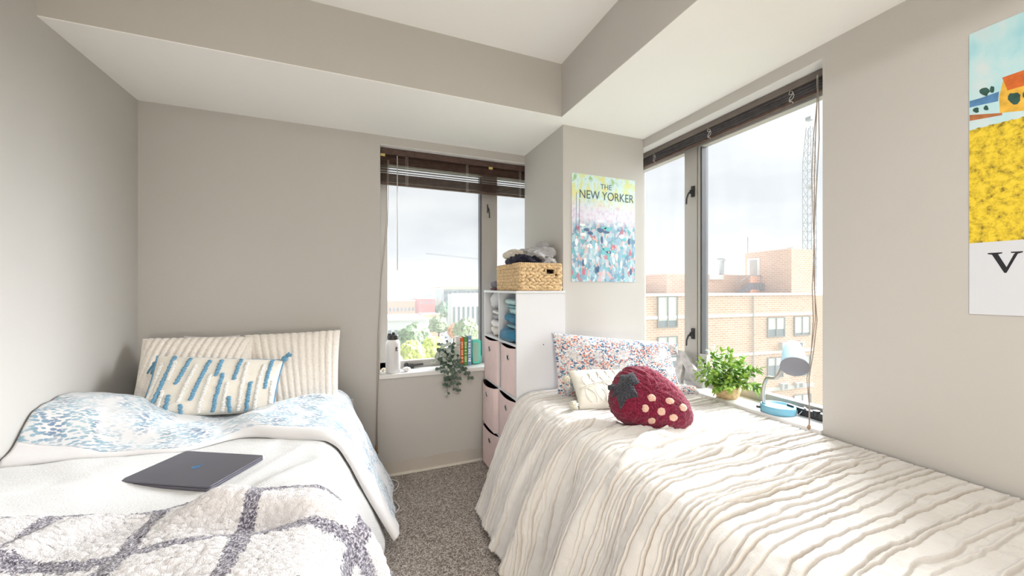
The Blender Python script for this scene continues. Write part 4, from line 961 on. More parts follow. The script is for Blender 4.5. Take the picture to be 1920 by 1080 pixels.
# poster on the right wall
def poster_field():
    m = N('field_print'); v = m.coord('Generated'); sp = m.n('SeparateXYZ'); m.l(v, sp.inputs[0]); z_ = sp.outputs[2]
    vv = m.coord('Generated', (1, 14, 22)); n1 = m.noise(vv, 2.2, 4, .7); n2 = m.noise(v, 7, 3)
    fld = m.ramp(n1.outputs[0], [(.30, srgb(120, 104, 40)), (.45, srgb(206, 178, 52)), (.6, srgb(236, 208, 60)), (.75, srgb(222, 186, 96))])
    sky_ = m.ramp(n2.outputs[0], [(.3, srgb(150, 206, 220)), (.5, srgb(184, 220, 226)), (.7, srgb(214, 220, 224))])
    c = m.mix(m.math('GREATER_THAN', m.math('ADD', z_, m.math('MULTIPLY', n1.outputs[0], .02)), .665), fld, sky_)
    m.col(m.mix(m.math('LESS_THAN', z_, .252), c, srgb(208, 212, 220))).set(rough=.5, spec=.3); return m.m
pw = thing('poster', 'poster of a yellow field under blue sky on the right wall', 'poster', (XR - .002, .29, CAMH - .086))
qz0, qz1, qy0, qy1 = CAMH - .087, CAMH + .853, -.015, .595
MB().box(XR - .003, XR - .0005, qy0, qy1, qz0, qz1).build('sheet', poster_field(), pw); sheet2 = [o for o in C.objects if o.parent == pw][0]
def wprint(name, polys, col, lift):
    b_ = MB()
    for pl_ in polys: b_.prism([(p[0], p[1]) for p in pl_], (XR - .0030, qy1, qz0), (0, -1, 0), (0, 0, 1), (-1, 0, 0), lift)
    return b_.build(name, plain('print_' + name, col, .6, var=.2, scale=40), sheet2)
fz = lambda py, px=1860: atp(px, py, 0, XR)[2] - qz0
fy = lambda px: qy1 - atp(px, 300, 0, XR)[1]
def w2(pts): return [(qy1 - atp(px, py, 0, XR)[1], atp(px, py, 0, XR)[2] - qz0) for px, py in pts]
wprint('far_hills', [w2([(1819, 190), (1840, 184), (1874, 172), (1872, 190), (1840, 197), (1819, 202)])], srgb(84, 130, 176), .0003)
wprint('cottage_wall', [w2([(1874, 182), (1882, 150), (1890, 170), (1960, 150), (1960, 204), (1876, 212)])], srgb(226, 178, 70), .0004)
wprint('cottage_roof', [w2([(1880, 146), (1960, 118), (1960, 150), (1890, 170)])], srgb(204, 104, 46), .0005)
wprint('bushes', [w2([(cx + a * math.cos(t) * random.Random(i * 7 + k).uniform(.7, 1.1), cy + h * math.sin(t) * random.Random(i * 5 + k).uniform(.7, 1.1)) for k, t in enumerate(np.linspace(0, 2 * PI, 12)[:-1])]) for i, (cx, cy, a, h) in enumerate([(1847, 172, 10, 9), (1861, 168, 5, 8), (1831, 207, 6, 6), (1850, 203, 5, 5), (1903, 184, 14, 12), (1930, 178, 14, 12)])], srgb(52, 86, 78), .0006)
wprint('path', [w2([(1819, 216), (1880, 212), (1880, 216), (1825, 226), (1819, 227)])], srgb(176, 112, 70), .0004)
b = MB(); lz = .143 - .010; V0 = np.array
vy, vz = (qy1 - .555), (CAMH + .048 - qz0)
O_ = (XR - .003, qy1, qz0)
vl = [(vy, vz + .066), (vy + .030, vz + .066), (vy + .030, vz + .0625), (vy + .0215, vz + .0605), (vy + .0385, vz + .018), (vy + .053, vz + .0585), (vy + .0555, vz + .0615), (vy + .047, vz + .0625), (vy + .047, vz + .066), (vy + .070, vz + .066), (vy + .070, vz + .0625), (vy + .0605, vz + .059), (vy + .0385, vz), (vy + .034, vz), (vy + .009, vz + .060), (vy, vz + .0625)]
b.prism(vl, O_, (0, -1, 0), (0, 0, 1), (-1, 0, 0), .0004); b.build('lettering', M['blackink'], sheet2)

# ------------------------------------------------------------------ things on the window ledge by the shelf
M['botw'] = plain('white_powder_coat', (.72, .715, .72), .45, spec=.35, var=.02)
wb = thing('water_bottle', 'white metal water bottle with black spout lid on the left window ledge', 'bottle', (.205, 2.855, SA)); bc = (.205, 2.855, SA)
bt = MB().lathe([(.047, 0), (.051, .004), (.051, .205), (.049, .220), (.041, .234), (.038, .238), (.038, .246)], bc, 40).build('body', M['botw'], wb, True)
b = MB(); b.lathe([(.039, .240), (.0395, .244), (.0395, .268), (.036, .274), (.0, .275)], bc, 32); b.lathe([(.011, .27), (.011, .288), (.009, .292), (0, .292)], (bc[0] + .004, bc[1], bc[2]), 16)
b.box(bc[0] - .035, bc[0] - .012, bc[1] - .012, bc[1] + .012, SA + .268, SA + .283); b.build('lid', M['black'], wb, True)
b = MB(); o_ = V3(bc[0] + .021, bc[1] - .0470, SA + .175); uxx, uyy, un = V3(.915, .40, 0), V3(0, 0, 1), V3(.40, -.915, 0)
for pl_ in ([(.0035 * math.cos(t), .013 + .0035 * math.sin(t)) for t in np.linspace(0, 2 * PI, 12)[:-1]], [(-.010, .005), (-.004, .010), (.002, .008), (.010, .009), (.010, .006), (.003, .004), (-.001, -.002), (.004, -.008), (.011, -.013), (.008, -.015), (.000, -.010), (-.006, -.014), (-.010, -.014), (-.005, -.006), (-.004, .002), (-.009, .002)]): b.prism(pl_, o_, uxx, uyy, un, .003)
b.build('emblem', M['black'], bt)
def book(px0_, px1_, col, h, label, txt, tcol, depth=.15, y=2.885, lean=0.):
    a, c_ = atp(px0_, 680, 1, y)[0], atp(px1_, 680, 1, y)[0]
    t = thing('book', label, 'book', ((a + c_) / 2, y + .05, SA), 'books on the left window ledge')
    cv = MB().box(a, a + .002, y, y + depth * .55, SA, SA + h).box(c_ - .002, c_, y, y + depth * .55, SA, SA + h).box(a, c_, y, y + .003, SA, SA + h).build('cover', plain('book_cover_' + txt[0], col, .55, var=.05), t, bevel=.0008)
    MB().box(a + .002, c_ - .002, y + .003, y + depth * .53, SA + .002, SA + h - .003).build('pages', plain('paper_' + txt[0], (.72, .69, .62), .8), t)
    m_ = plain('spine_print_' + txt[0], tcol, .6); b_ = MB(); rr = random.Random(int(px0_)); z_ = SA + .03; w_ = (c_ - a)
    while z_ < SA + h - .04:
        hh = rr.uniform(.006, .016); ww = rr.uniform(.25, .38) * w_; b_.box((a + c_) / 2 - ww, (a + c_) / 2 + ww, y - .0006, y + .0004, z_, z_ + hh); z_ += hh + rr.choice([.004, .004, .014])
    b_.build('spine_print', m_, cv)
book(856, 863, (.70, .66, .62), .232, 'cream spined book at the plant end of the row', ['cream'], srgb(206, 196, 190))
book(863.5, 869.6, srgb(214, 98, 48), .222, 'orange spined book beside the cream one', ['orange'], srgb(240, 190, 140))
book(870, 876.4, srgb(92, 146, 82), .228, 'green spined book between the orange and blue ones', ['green'], srgb(206, 220, 150))
book(876.8, 884, srgb(120, 150, 178), .232, 'grey blue spined book with pale title next to the teal case', ['blue'], srgb(226, 232, 236))
# translucent teal case
tx0, tx1 = atp(886, 680, 1, 2.90)[0], atp(901, 680, 1, 2.90)[0]
tcs = N('teal_plastic'); tcs.col(srgb(96, 214, 190)).set(rough=.3, spec=.4, trans=.25); M['teal_case'] = tcs.m
tt2 = thing('case', 'small teal plastic case standing at the shelf end of the left window ledge', 'case', ((tx0 + tx1) / 2, 2.93, SA))
MB().prism([(p[0] + (tx1 - tx0) / 2 + .002, p[1] + .098) for p in rrect((tx1 - tx0) / 2 + .002, .096, .014)], (tx0, 2.90, SA + .002), (1, 0, 0), (0, 0, 1), (0, 1, 0), .055).build('shell', M['teal_case'], tt2, bevel=.006, seg=3)
MB().prism([(p[0] + (tx1 - tx0) / 2 - .003, p[1] + .098) for p in rrect((tx1 - tx0) / 2 - .012, .078, .010)], (tx0, 2.899, SA + .002), (1, 0, 0), (0, 0, 1), (0, 1, 0), .01).build('inset', plain('grey_green_inset', srgb(150, 178, 160), .4), tt2, bevel=.002)
# trailing plant
M['vine_leaf'] = plain('grey_green_leaf', (.085, .125, .095), .55, var=.55, scale=45, kind='Object'); M['vine_pale'] = plain('pale_variegated_leaf', (.44, .50, .44), .55, var=.25, scale=60); M['vine_stem'] = plain('vine_stem', (.10, .11, .06), .6)
def leaf(mb, p, d, up, L, W, mi=0, fold=.15, tipf=1.6):
    d = d / np.linalg.norm(d); s_ = np.cross(d, up); s_ /= np.linalg.norm(s_) + 1e-9; nn = np.cross(s_, d)
    prof = [(0, .02), (.12, .55), (.32, .95), (.52, 1.), (.74, .72), (.90, .35), (1., .03)]
    vs = []
    for t, w_ in prof:
        c = p + d * L * t - nn * L * .18 * t * t
        vs += [c - s_ * W * w_ / 2 + nn * fold * W * w_, c, c + s_ * W * w_ / 2 + nn * fold * W * w_]
    fs = [];
    for i in range(len(prof) - 1):
        a = i * 3; fs += [(a, a + 1, a + 4, a + 3), (a + 1, a + 2, a + 5, a + 4)]
    k = len(vs); vs += [v - nn * .0006 for v in vs]; fs += [tuple(k + j for j in f[::-1]) for f in fs]
    mb.add(vs, fs, mi)
tp = thing('trailing_plant', 'trailing plant with round grey green leaves hanging over the left window ledge', 'plant', (.74, 2.86, SA))
stems = MB(); r = random.Random(11); LV = MB()
root = atp(838, 668, 1, 2.86); cnt = 0
ends = [((838, 745), 1.), ((860, 738), .9), ((832, 728), .8), ((848, 715), .7), ((882, 700), .9), ((886, 712), 1.), ((870, 690), .5), ((828, 700), .6), ((822, 690), .5), ((845, 700), .6), ((852, 730), .8), ((836, 720), .7), ((812, 678), .5)]
for i, ((ex, ey), ln) in enumerate(ends):
    e_ = atp(ex, ey, 1, YB - .035 - .015 * r.random()); top_ = root + V3(r.uniform(-.05, .06), r.uniform(-.02, .02), r.uniform(.0, .06)); lip = V3((top_[0] + e_[0]) / 2, YB - .03, max(SA + .012, e_[2] + .02))
    pts, _ = smooth_path([root + V3(0, 0, -.02), top_, lip, e_], 26); stems.tube(pts, .0014, 5)
    for j in range(5, 26, 3 if i < 8 else 4):
        p = pts[j]; w_ = r.uniform(.024, .036) * (1.1 - .35 * j / 26)
        for sgn in (-1, 1):
            d = V3(sgn * r.uniform(.5, 1), -r.uniform(.1, .9), r.uniform(-.6, .25)); leaf(LV, p, d, V3(r.uniform(-.3, .3), -.9, r.uniform(.2, .8)), w_ * 1.1, w_, 1 if (r.random() < .30 or p[2] > SA + .07) and r.random() < .6 else 0)
for i in range(70):
    a = r.uniform(0, 2 * PI); q = root + V3(math.cos(a) * r.uniform(.01, .075), math.sin(a) * .04 - .01, r.uniform(-.035, .10)); w_ = r.uniform(.026, .042)
    leaf(LV, q, V3(r.uniform(-1, 1), -r.uniform(.2, 1), r.uniform(-.5, .5)), V3(r.uniform(-.4, .4), -.7, .7), w_ * 1.15, w_, 1 if r.random() < .5 else 0)
stems.build('stems', M['vine_stem'], tp, True); LV.build('leaves', [M['vine_leaf'], M['vine_pale']], tp, True)
MB().lathe([(.025, 0), (.034, .045), (.036, .05), (.030, .05), (.028, .012), (0, .012)], (root[0], 2.895, SA), 24).build('pot', plain('small_grey_pot', (.45, .45, .44), .6), tp, True)
# pebbles and dried flower heads
def small_blob(name, c, rx, ry, rz, mat, label, cat, seed):
    nu, nv = 28, 16; u = np.linspace(0, 2 * PI, nu, endpoint=False); ph = np.linspace(-PI / 2, PI / 2, nv); U, Vv = np.meshgrid(u, ph, indexing='ij')
    k = 1 + .16 * np.cos(U * 6) * np.cos(Vv) + .10 * fbm(U, Vv * 2, seed, 2)
    P = np.stack([c[0] + rx * k * np.cos(U) * np.cos(Vv), c[1] + ry * k * np.sin(U) * np.cos(Vv), c[2] + rz + rz * np.sin(Vv)], -1)
    return tag(grid(name, P, mat, None, None, 0, True), label, cat)
small_blob('seashell', (.300, 2.845, SA), .027, .022, .017, M['botw'], 'white ridged shell beside the water bottle', 'shell', 4)
small_blob('dried_flower', (.142, 2.90, SA), .015, .015, .014, plain('dried_petal', (.62, .56, .42), .8, var=.2, scale=80), 'small beige dried flower head in the ledge corner behind the bottle', 'flower', 9)

# ------------------------------------------------------------------ things on the ledge of the right window
# zinc letter
M['zinc'] = plain('galvanised_zinc', (.50, .49, .475), .5, metal=.3, var=.28, scale=22, bump=.1, bscale=40)
lt = thing('metal_letter', 'galvanised metal letter N leaning on the right window', 'letter', (1.99, 1.83, SB))
lo_ = V3(1.950, 1.938, SB + .001); lx = V3(.16, -.987, 0); lx /= np.linalg.norm(lx); ly = V3(.235, .03, .97); ly -= lx * ly.dot(lx); ly /= np.linalg.norm(ly); ln_ = np.cross(lx, ly); ln_ = ln_ if ln_[0] < 0 else -ln_
Hn, Wn, sw = .212, .205, .050
poly = [(0, 0), (sw, 0), (sw, Hn * .60), (Wn - sw, 0), (Wn, 0), (Wn, Hn), (Wn - sw, Hn), (Wn - sw, Hn * .40), (sw, Hn), (0, Hn)]
f_ = MB(); f_.prism(poly, lo_, lx, ly, ln_, .004); f_.build('face', M['zinc'], lt, bevel=.0015)
e_ = MB()
for a, c_ in zip(poly, poly[1:] + poly[:1]):
    A_, B_ = lo_ + lx * a[0] + ly * a[1], lo_ + lx * c_[0] + ly * c_[1]; bk_ = -ln_ * .034; t2_ = np.cross((B_ - A_) / (np.linalg.norm(B_ - A_) + 1e-9), ln_) * .0012
    e_.add([A_, B_, B_ + bk_, A_ + bk_, A_ + t2_, B_ + t2_, B_ + bk_ + t2_, A_ + bk_ + t2_], [(0, 1, 2, 3), (7, 6, 5, 4), (0, 4, 5, 1), (1, 5, 6, 2), (2, 6, 7, 3), (3, 7, 4, 0)])
e_.build('edge_band', M['zinc'], lt)
# potted plant
pp = thing('potted_plant', 'small artificial green plant in a woven pot on the right window ledge', 'plant', (1.958, 1.545, SB)); pc_ = V3(1.958, 1.545, SB)
nu, nv = 88, 46; u = np.linspace(0, 2 * PI, nu, endpoint=False); hh = np.linspace(0, 1, nv); U, Hh = np.meshgrid(u, hh, indexing='ij')
Rr = np.interp(Hh, [0, .12, .5, .85, 1], [.046, .058, .068, .064, .060]); rows_ = 9
Rr = Rr + .0040 * np.abs(np.sin(PI * rows_ * Hh)) * (.55 + .45 * np.sin(U * 22 + PI * np.floor(rows_ * Hh)))
P = np.stack([pc_[0] + Rr * np.cos(U), pc_[1] + Rr * np.sin(U), pc_[2] + .098 * Hh], -1)
M['rattan'] = plain('woven_pot', srgb(210, 182, 138), .7, var=.2, scale=70, bump=.3, bscale=200)
grid('pot', P, M['rattan'], pp, None, .004, True); MB().lathe([(0, 0), (.048, .0), (.048, .004), (0, .004)], pc_, 30).build('pot_base', M['rattan'], pp, True)
MB().lathe([(0, .080), (.058, .080), (.058, .076), (0, .076)], pc_, 30).build('soil', plain('moss', (.05, .06, .03), .9), pp)
M['leaf'] = plain('fresh_green_leaf', srgb(112, 152, 66), .5, var=.45, scale=26, spec=.35); M['leaf2'] = plain('light_green_leaf', srgb(158, 190, 88), .5, var=.3, scale=26, spec=.35); M['gstem'] = plain('green_stem', srgb(88, 112, 52), .6)
r = random.Random(21); LV = MB(); ST = MB()
for i in range(44):
    a = r.uniform(0, 2 * PI); el = r.uniform(-.05, 1.40); L = r.uniform(.10, .185) * (1.12 if el > .9 else 1.)
    d = V3(math.cos(a) * math.cos(el), math.sin(a) * math.cos(el), math.sin(el)); 
    if d[0] > .1: d[0] *= .30; d /= np.linalg.norm(d)
    s0 = pc_ + V3(math.cos(a) * .03, math.sin(a) * .03, .08); pts = [s0 + d * L * t + V3(0, 0, -.035 * t * t * (1 - .5 * math.sin(el))) + V3(0, 0, .02 * t) for t in np.linspace(0, 1, 9)]
    for q in pts: q[0] = min(q[0], FB - .012)
    ST.tube(pts, .0013, 5)
    for j in range(1, 9):
        for k in range(2):
            dd = (pts[min(j + 1, 8)] - pts[j - 1]); dd /= np.linalg.norm(dd); o2 = np.cross(dd, V3(r.uniform(-1, 1), r.uniform(-1, 1), r.uniform(-1, 1))); o2 /= np.linalg.norm(o2) + 1e-9
            w_ = r.uniform(.015, .022); q = pts[j] + 0; dl = dd * .65 + o2 * .8
            if q[0] + dl[0] * .03 > FB - .006: dl[0] = -abs(dl[0])
            leaf(LV, q, dl, V3(r.uniform(-.5, .5), r.uniform(-.5, .5), 1), w_ * 2.1, w_, 1 if r.random() < .42 else 0, .12)
    leaf(LV, pts[-1], dd, V3(.2, .1, 1), .034, .016, 1)
ST.build('stems', M['gstem'], pp, True); LV.build('foliage', [M['leaf'], M['leaf2']], pp, True)
# desk lamp
M['lblue'] = plain('light_blue_plastic', srgb(118, 176, 200), .4, spec=.4, var=.02); M['lpale'] = plain('pale_blue_shade', srgb(176, 212, 228), .45, spec=.35, var=.02); M['neck'] = plain('brushed_neck', (.46, .44, .42), .35, metal=.6)
dl_ = thing('desk_lamp', 'pale blue gooseneck desk lamp, switched off, on the right window ledge', 'lamp', (1.962, 1.262, SB)); lc = V3(1.962, 1.262, SB)
lb_ = MB().lathe([(.072, .0), (.076, .003), (.076, .034), (.073, .038), (.069, .0375), (.065, .030), (0, .030)], lc, 48).build('base', M['lblue'], dl_, True)
MB().obox(lc + V3(-.060, .060, .018), V3(.004, .004, 0), V3(-.006, .006, 0), V3(0, 0, .006)).build('switch', M['black'], lb_, bevel=.001)
oc = at(1490, 688, 1.70); vw = V3(oc[0], oc[1], 0); vw /= np.linalg.norm(vw); ap = oc + vw * .118 + V3(0, 0, .072) + V3(-vw[1], vw[0], 0) * .008; axis = (ap - oc) / np.linalg.norm(ap - oc)
n0 = lc + V3(-.030, .050, .028)
nk, _ = smooth_path([n0, n0 + V3(0, .004, .07), n0 + V3(-.006, -.02, .14), at(1458, 706, 1.80), ap - axis * .012 + V3(-.01, .02, -.03)], 30)
b = MB(); b.tube(nk, [.0085 + .0006 * (i % 2) for i in range(30)], 12); b.build('gooseneck', M['neck'], dl_, True)
sl = np.linalg.norm(ap - oc) + .028
ls_ = MB().lathe([(.054, 0), (.0525, .012), (.049, .045), (.041, sl * .72), (.032, sl * .92), (.020, sl), (0, sl + .001), (0, sl - .003), (.018, sl - .004), (.030, sl * .9), (.039, sl * .7), (.047, .044), (.051, .010), (.0525, 0)], oc, 48, axis).build('lamp_shade', M['lpale'], dl_, True)
MB().lathe([(.0525, -.0012), (.0550, 0), (.0550, .003), (.0520, .003)], oc, 48, axis).build('shade_rim', plain('shade_rim_grey', (.22, .23, .27), .4), ls_, True)
MB().lathe([(0, .012), (.0505, .012), (.0505, .009), (0, .009)], oc, 48, axis).build('diffuser', plain('frosted_diffuser', (.58, .54, .53), .5), ls_, True)
# scrap of clear packaging by the window crank
b = MB(); q = atp(1510, 775, 2, SB + .012)
pts = [q + V3(-.02, .02, -.010), q + V3(-.005, .0, .030), q + V3(.004, -.022, .012), q + V3(.015, -.045, .000)]
for a, c_ in zip(pts[:-1], pts[1:]): b.obox((a + c_) / 2, (c_ - a) / 2, V3(.010, .006, 0), V3(0, .0008, .0012))
tag(b.build('plastic_clip', plain('clear_white_plastic', (.75, .75, .77), .25, spec=.5), None, bevel=.001), 'bent white plastic strip by the window crank behind the desk lamp', 'plastic strip')

# outlet plate and charging cable
ot = thing('wall_outlet', 'white wall outlet beside the head of the left bed', 'outlet', (-.098, YB, CAMH - .88)); oz = CAMH - .825
MB().box(-.135, -.060, YB - .006, YB, oz - .060, oz + .060).build('cover_plate', M['sill'], ot, bevel=.002)
for dz in (.021, -.021): MB().box(-.113, -.082, YB - .008, YB - .005, oz + dz - .014, oz + dz + .014).build('socket', M['reveal'], ot, bevel=.002)
cb = [atp(716, 897, 2, .006), atp(735, 899, 2, .006), atp(747, 905, 2, .006), atp(742, 918, 2, .006), atp(726, 925, 2, .006), atp(720, 928, 2, .008), atp(724, 934, 2, .006), atp(740, 940, 2, .006), atp(748, 952, 2, .006), atp(740, 962, 2, .006), atp(722, 970, 2, .006)]
cpts, _ = smooth_path(cb, 60); tag(MB().tube(cpts, .0035, 8).build('charging_cable', M['botw'], None, True), 'white charging cable looped on the carpet beside the left bed', 'cable')

# ------------------------------------------------------------------ outside: brick block across the street (right window)
GZ = -25.0
def bricks(name, c1, c2, mortar, sc):
    m = N(name); t = m.n('TexCoord'); v = t.outputs['UV']
    br = m.n('TexBrick', {'Vector': v, 'Color1': (*c1, 1), 'Color2': (*c2, 1), 'Mortar': (*mortar, 1), 'Scale': sc, 'Mortar Size': .035, 'Bias': .1, 'Brick Width': .46, 'Row Height': .16})
    n_ = m.noise(v, .8, 4); m.col(m.mix(.25, br.outputs[0], m.ramp(n_.outputs[0], [(.3, c2), (.7, c1)]))).set(rough=.85, spec=.1); return m.m
BR1 = bricks('tan_brick', srgb(222, 184, 158), srgb(206, 162, 136), srgb(222, 208, 196), 1.0)
BR2 = bricks('orange_brick', srgb(220, 176, 150), srgb(206, 158, 134), srgb(222, 204, 190), 1.0)
M['concrete'] = plain('pale_concrete', (.74, .72, .69), .8, var=.05, scale=1)
M['opane'] = plain('outside_window_glass', (.20, .24, .27), .08, spec=.6, var=.1, scale=.5)
M['oblind'] = plain('outside_roller_blind', (.66, .68, .66), .6, var=.05, scale=.5)
M['oframe'] = plain('outside_window_frame', (.26, .24, .23), .5)
M['acbox'] = plain('air_conditioner_grey', (.50, .50, .50), .5, var=.1, scale=4)
M['roofgrey'] = plain('roof_membrane', (.55, .55, .54), .9, var=.08, scale=.3)
def uvbox(name, corners, z0, z1, mats, parent, roof=True):
    """walls of a prism over a ground polygon, with metre UVs; roof as second material"""
    n = len(corners); me = bpy.data.meshes.new(name); V = [(c[0], c[1], z0) for c in corners] + [(c[0], c[1], z1) for c in corners]
    F = [(i, (i + 1) % n, n + (i + 1) % n, n + i) for i in range(n)] + [tuple(range(n, 2 * n))]
    me.from_pydata(V, [], F); L = me.uv_layers.new(name='UVMap'); k = 0; acc = 0.
    for i in range(n):
        ln__ = math.hypot(corners[(i + 1) % n][0] - corners[i][0], corners[(i + 1) % n][1] - corners[i][1])
        for u_, v_ in ((acc, z0), (acc + ln__, z0), (acc + ln__, z1), (acc, z1)): L.data[k].uv = (u_, v_); k += 1
        acc += ln__
    for i in range(n): L.data[k].uv = (corners[i][0], corners[i][1]); k += 1
    me.polygons.foreach_set('material_index', np.array([0] * n + [1], dtype=np.int32))
    bm = bmesh.new(); bm.from_mesh(me); bmesh.ops.recalc_face_normals(bm, faces=bm.faces); bm.to_mesh(me); bm.free()
    return link_mesh(name, me, parent, mats, False)
def cw(r, f): return V3(sY * f + cY * r, cY * f - sY * r, 0)         # camera right / ahead to the plan
e2 = cw(.953, .302); n2 = cw(.302, -.953)                             # along the facade, and out of it towards us
F0 = cw(14.1, 26.7)
def fs(px, off=0.):                                                    # metres along the facade line under a pixel column
    k = (px - 960) / FPX; o = F0 + n2 * off; a = np.array([o[0] * cY - o[1] * sY, o[0] * sY + o[1] * cY])
    return (k * a[1] - a[0]) / (.953 - k * .302)
def fp(px, py, off=0.):
    s_ = fs(px, off); p = F0 + n2 * off + e2 * s_; f = p[0] * sY + p[1] * cY; return V3(p[0], p[1], CAMH + (540 - py) / FPX * f)
bb = thing('brick_building', 'tan brick apartment block with flat roof across the street, seen through the right window', 'building', (*(F0 + e2 * 1 - n2 * 5)[:2], GZ))
sL, sR = -9.0, fs(1524); c4 = lambda s0, s1, d0, d1: [(F0 + e2 * s0 - n2 * d0)[:2], (F0 + e2 * s1 - n2 * d0)[:2], (F0 + e2 * s1 - n2 * d1)[:2], (F0 + e2 * s0 - n2 * d1)[:2]]
zt_ = CAMH - .42
uvbox('wall', c4(sL, sR, 0, 14), GZ, zt_ - .12, [BR1, M['roofgrey']], bb)
uvbox('coping', c4(sL - .05, sR + .08, -.10, .35), zt_ - .14, zt_ + .04, [M['concrete'], M['concrete']], bb)
for py in (591, 667, 741, 815): uvbox('ledge_band', c4(sL, sR + .02, -.06, .05), fp(1330, py + 2)[2] - .10, fp(1330, py)[2] + .05, [M['concrete'], M['concrete']], bb)
def bwin(x0_, x1_, y0_, y1_, blind):
    a, b_, c_, d = fp(x0_, y1_), fp(x1_, y1_), fp(x1_, y0_), fp(x0_, y0_); z0, z1 = (a[2] + b_[2]) / 2, (c_[2] + d[2]) / 2; W = np.linalg.norm((b_ - a)[:2]); u = e2; up = V3(0, 0, 1); o = V3(a[0], a[1], 0)
    mb = MB(); ft = .09
    for (p0, p1, q0, q1) in ((0, W, z0 - ft, z0), (0, W, z1, z1 + ft * .5), (0, ft, z0, z1), (W - ft, W, z0, z1), (W * .48, W * .48 + ft, z0, z1)):
        mb.obox(o + u * (p0 + p1) / 2 + up * (q0 + q1) / 2 + n2 * .02, u * (p1 - p0) / 2, n2 * .05, up * (q1 - q0) / 2)
    fr_ = mb.build('window', M['oframe'], bb)
    MB().obox(o + u * W / 2 + up * (z0 + z1) / 2 + n2 * .015, u * W / 2, n2 * .01, up * (z1 - z0) / 2).build('pane', M['opane'], fr_)
    if blind: MB().obox(o + u * W / 2 + up * (z1 - (z1 - z0) * blind / 2) + n2 * .03, u * (W / 2 - ft), n2 * .004, up * (z1 - z0) * blind / 2).build('roller_blind', M['oblind'], fr_)
for q in ((1438, 1471, 596, 630, .62), (1488, 1518, 594, 627, .9), (1438, 1468, 671, 706, .4), (1488, 1518, 668, 702, .5), (1438, 1468, 745, 780, .5), (1487, 1520, 740, 776, .7), (1232, 1270, 557, 612, .8), (1232, 1270, 632, 690, .6)): bwin(*q)
for (x0_, x1_, y0_, y1_) in ((1461, 1476, 641, 654), (1488, 1503, 640, 652), (1461, 1475, 717, 730), (1488, 1503, 715, 727)):
    a, c_ = fp(x0_, y1_), fp(x1_, y0_); W = np.linalg.norm((c_ - a)[:2]); o = V3(a[0], a[1], (a[2] + c_[2]) / 2) + e2 * W / 2
    ac = MB().obox(o + n2 * .12, e2 * W / 2, n2 * .14, V3(0, 0, (c_[2] - a[2]) / 2)).build('air_conditioner', M['acbox'], bb)
    MB().obox(o + n2 * .262, e2 * W * .2, n2 * .006, V3(0, 0, (c_[2] - a[2]) * .36)).build('grille', M['oframe'], ac)
p0, p1 = fp(1413, 553, .06), fp(1413, 830, .06); MB().tube([p0, p1], .05, 6).build('downpipe', M['acbox'], bb)
# roof blocks
z_a = CAMH + 1.15; uvbox('roof_block', c4(fs(1250, -4), fs(1405, -4), 4, 11), zt_ - .3, z_a, [BR2, M['roofgrey']], bb)
uvbox('parapet', c4(fs(1330, -3.9), fs(1356, -3.9), 3.85, 4.2), CAMH + .72, CAMH + 1.12, [M['concrete'], M['concrete']], bb)
Lc, Cc, Rc = cw(437 / 700 * 34.2, 34.2), cw(524 / 700 * 30, 30), cw(564 / 700 * 31.1, 31.1); Bk = Lc + Rc - Cc
uvbox('roof_tower', [Lc[:2], Cc[:2], Rc[:2], Bk[:2]], zt_ - .3, CAMH + 3.2, [BR2, M['concrete']], bb)
lc_ = (Cc - Lc) / np.linalg.norm(Cc - Lc); nl = V3(lc_[1], -lc_[0], 0); nl = nl if nl.dot(-Cc) > 0 else -nl
def on_l(px):                                                          # along the left tower face
    k = (px - 960) / FPX; a = np.array([Lc[0] * cY - Lc[1] * sY, Lc[0] * sY + Lc[1] * cY]); d = np.array([lc_[0] * cY - lc_[1] * sY, lc_[0] * sY + lc_[1] * cY]); return Lc + lc_ * (k * a[1] - a[0]) / (d[0] - k * d[1])
for (x0_, x1_, z0, z1, mt, nm, of) in ((1402, 1425, 1.05, 2.65, M['concrete'], 'hatch_frame', .03), (1407, 1420, 1.15, 2.50, plain('hatch_panel', (.46, .42, .40), .6), 'hatch', .06)):
    a, c_ = on_l(x0_), on_l(x1_); MB().obox((a + c_) / 2 + nl * of + V3(0, 0, CAMH + (z0 + z1) / 2), (c_ - a) / 2, nl * .03, V3(0, 0, (z1 - z0) / 2)).build(nm, mt, bb)
M['stair'] = plain('weathered_metal_stair', (.30, .28, .31), .6)
mb = MB(); a, c_ = fp(1386, 548, -3.2), fp(1446, 548, -3.2); d_ = (c_ - a); d_[2] = 0
for t0 in np.linspace(0, 1, 13):
    h_ = 1.15 * (min(1, max(0, (t0 * 60 - 0) / 20)) if t0 < .35 else (1 if t0 < .65 else max(0, (1 - t0) / .35)))
    mb.obox(V3(a[0], a[1], zt_ + h_ / 2) + d_ * t0, d_ / 30, n2 * .25, V3(0, 0, max(.05, h_ / 2 * .5)))
for t0 in (0, .33, .66, 1): mb.tube([V3(a[0], a[1], zt_) + d_ * t0, V3(a[0], a[1], zt_ + 1.5) + d_ * t0], .03, 5)
mb.tube([V3(a[0], a[1], zt_ + .9), V3(a[0], a[1], zt_ + 1.5) + d_ * .33, V3(a[0], a[1], zt_ + 1.5) + d_ * .66, V3(a[0], a[1], zt_ + .3) + d_], .03, 5)
mb.build('roof_stair', M['stair'], bb)
q = cw((1353 - 960) / 700 * 33, 33); MB().lathe([(.22, zt_), (.22, CAMH + 2.35), (.34, CAMH + 2.40), (.36, CAMH + 2.62), (.20, CAMH + 2.64)], (q[0], q[1], 0), 14).build('chimney_pipe', M['acbox'], bb, True)
q = cw((1402 - 960) / 700 * 34.5, 34.5); MB().tube([(q[0], q[1], CAMH + 2.4), (q[0], q[1], CAMH + 4.7)], .035, 6).build('antenna', M['stair'], bb)
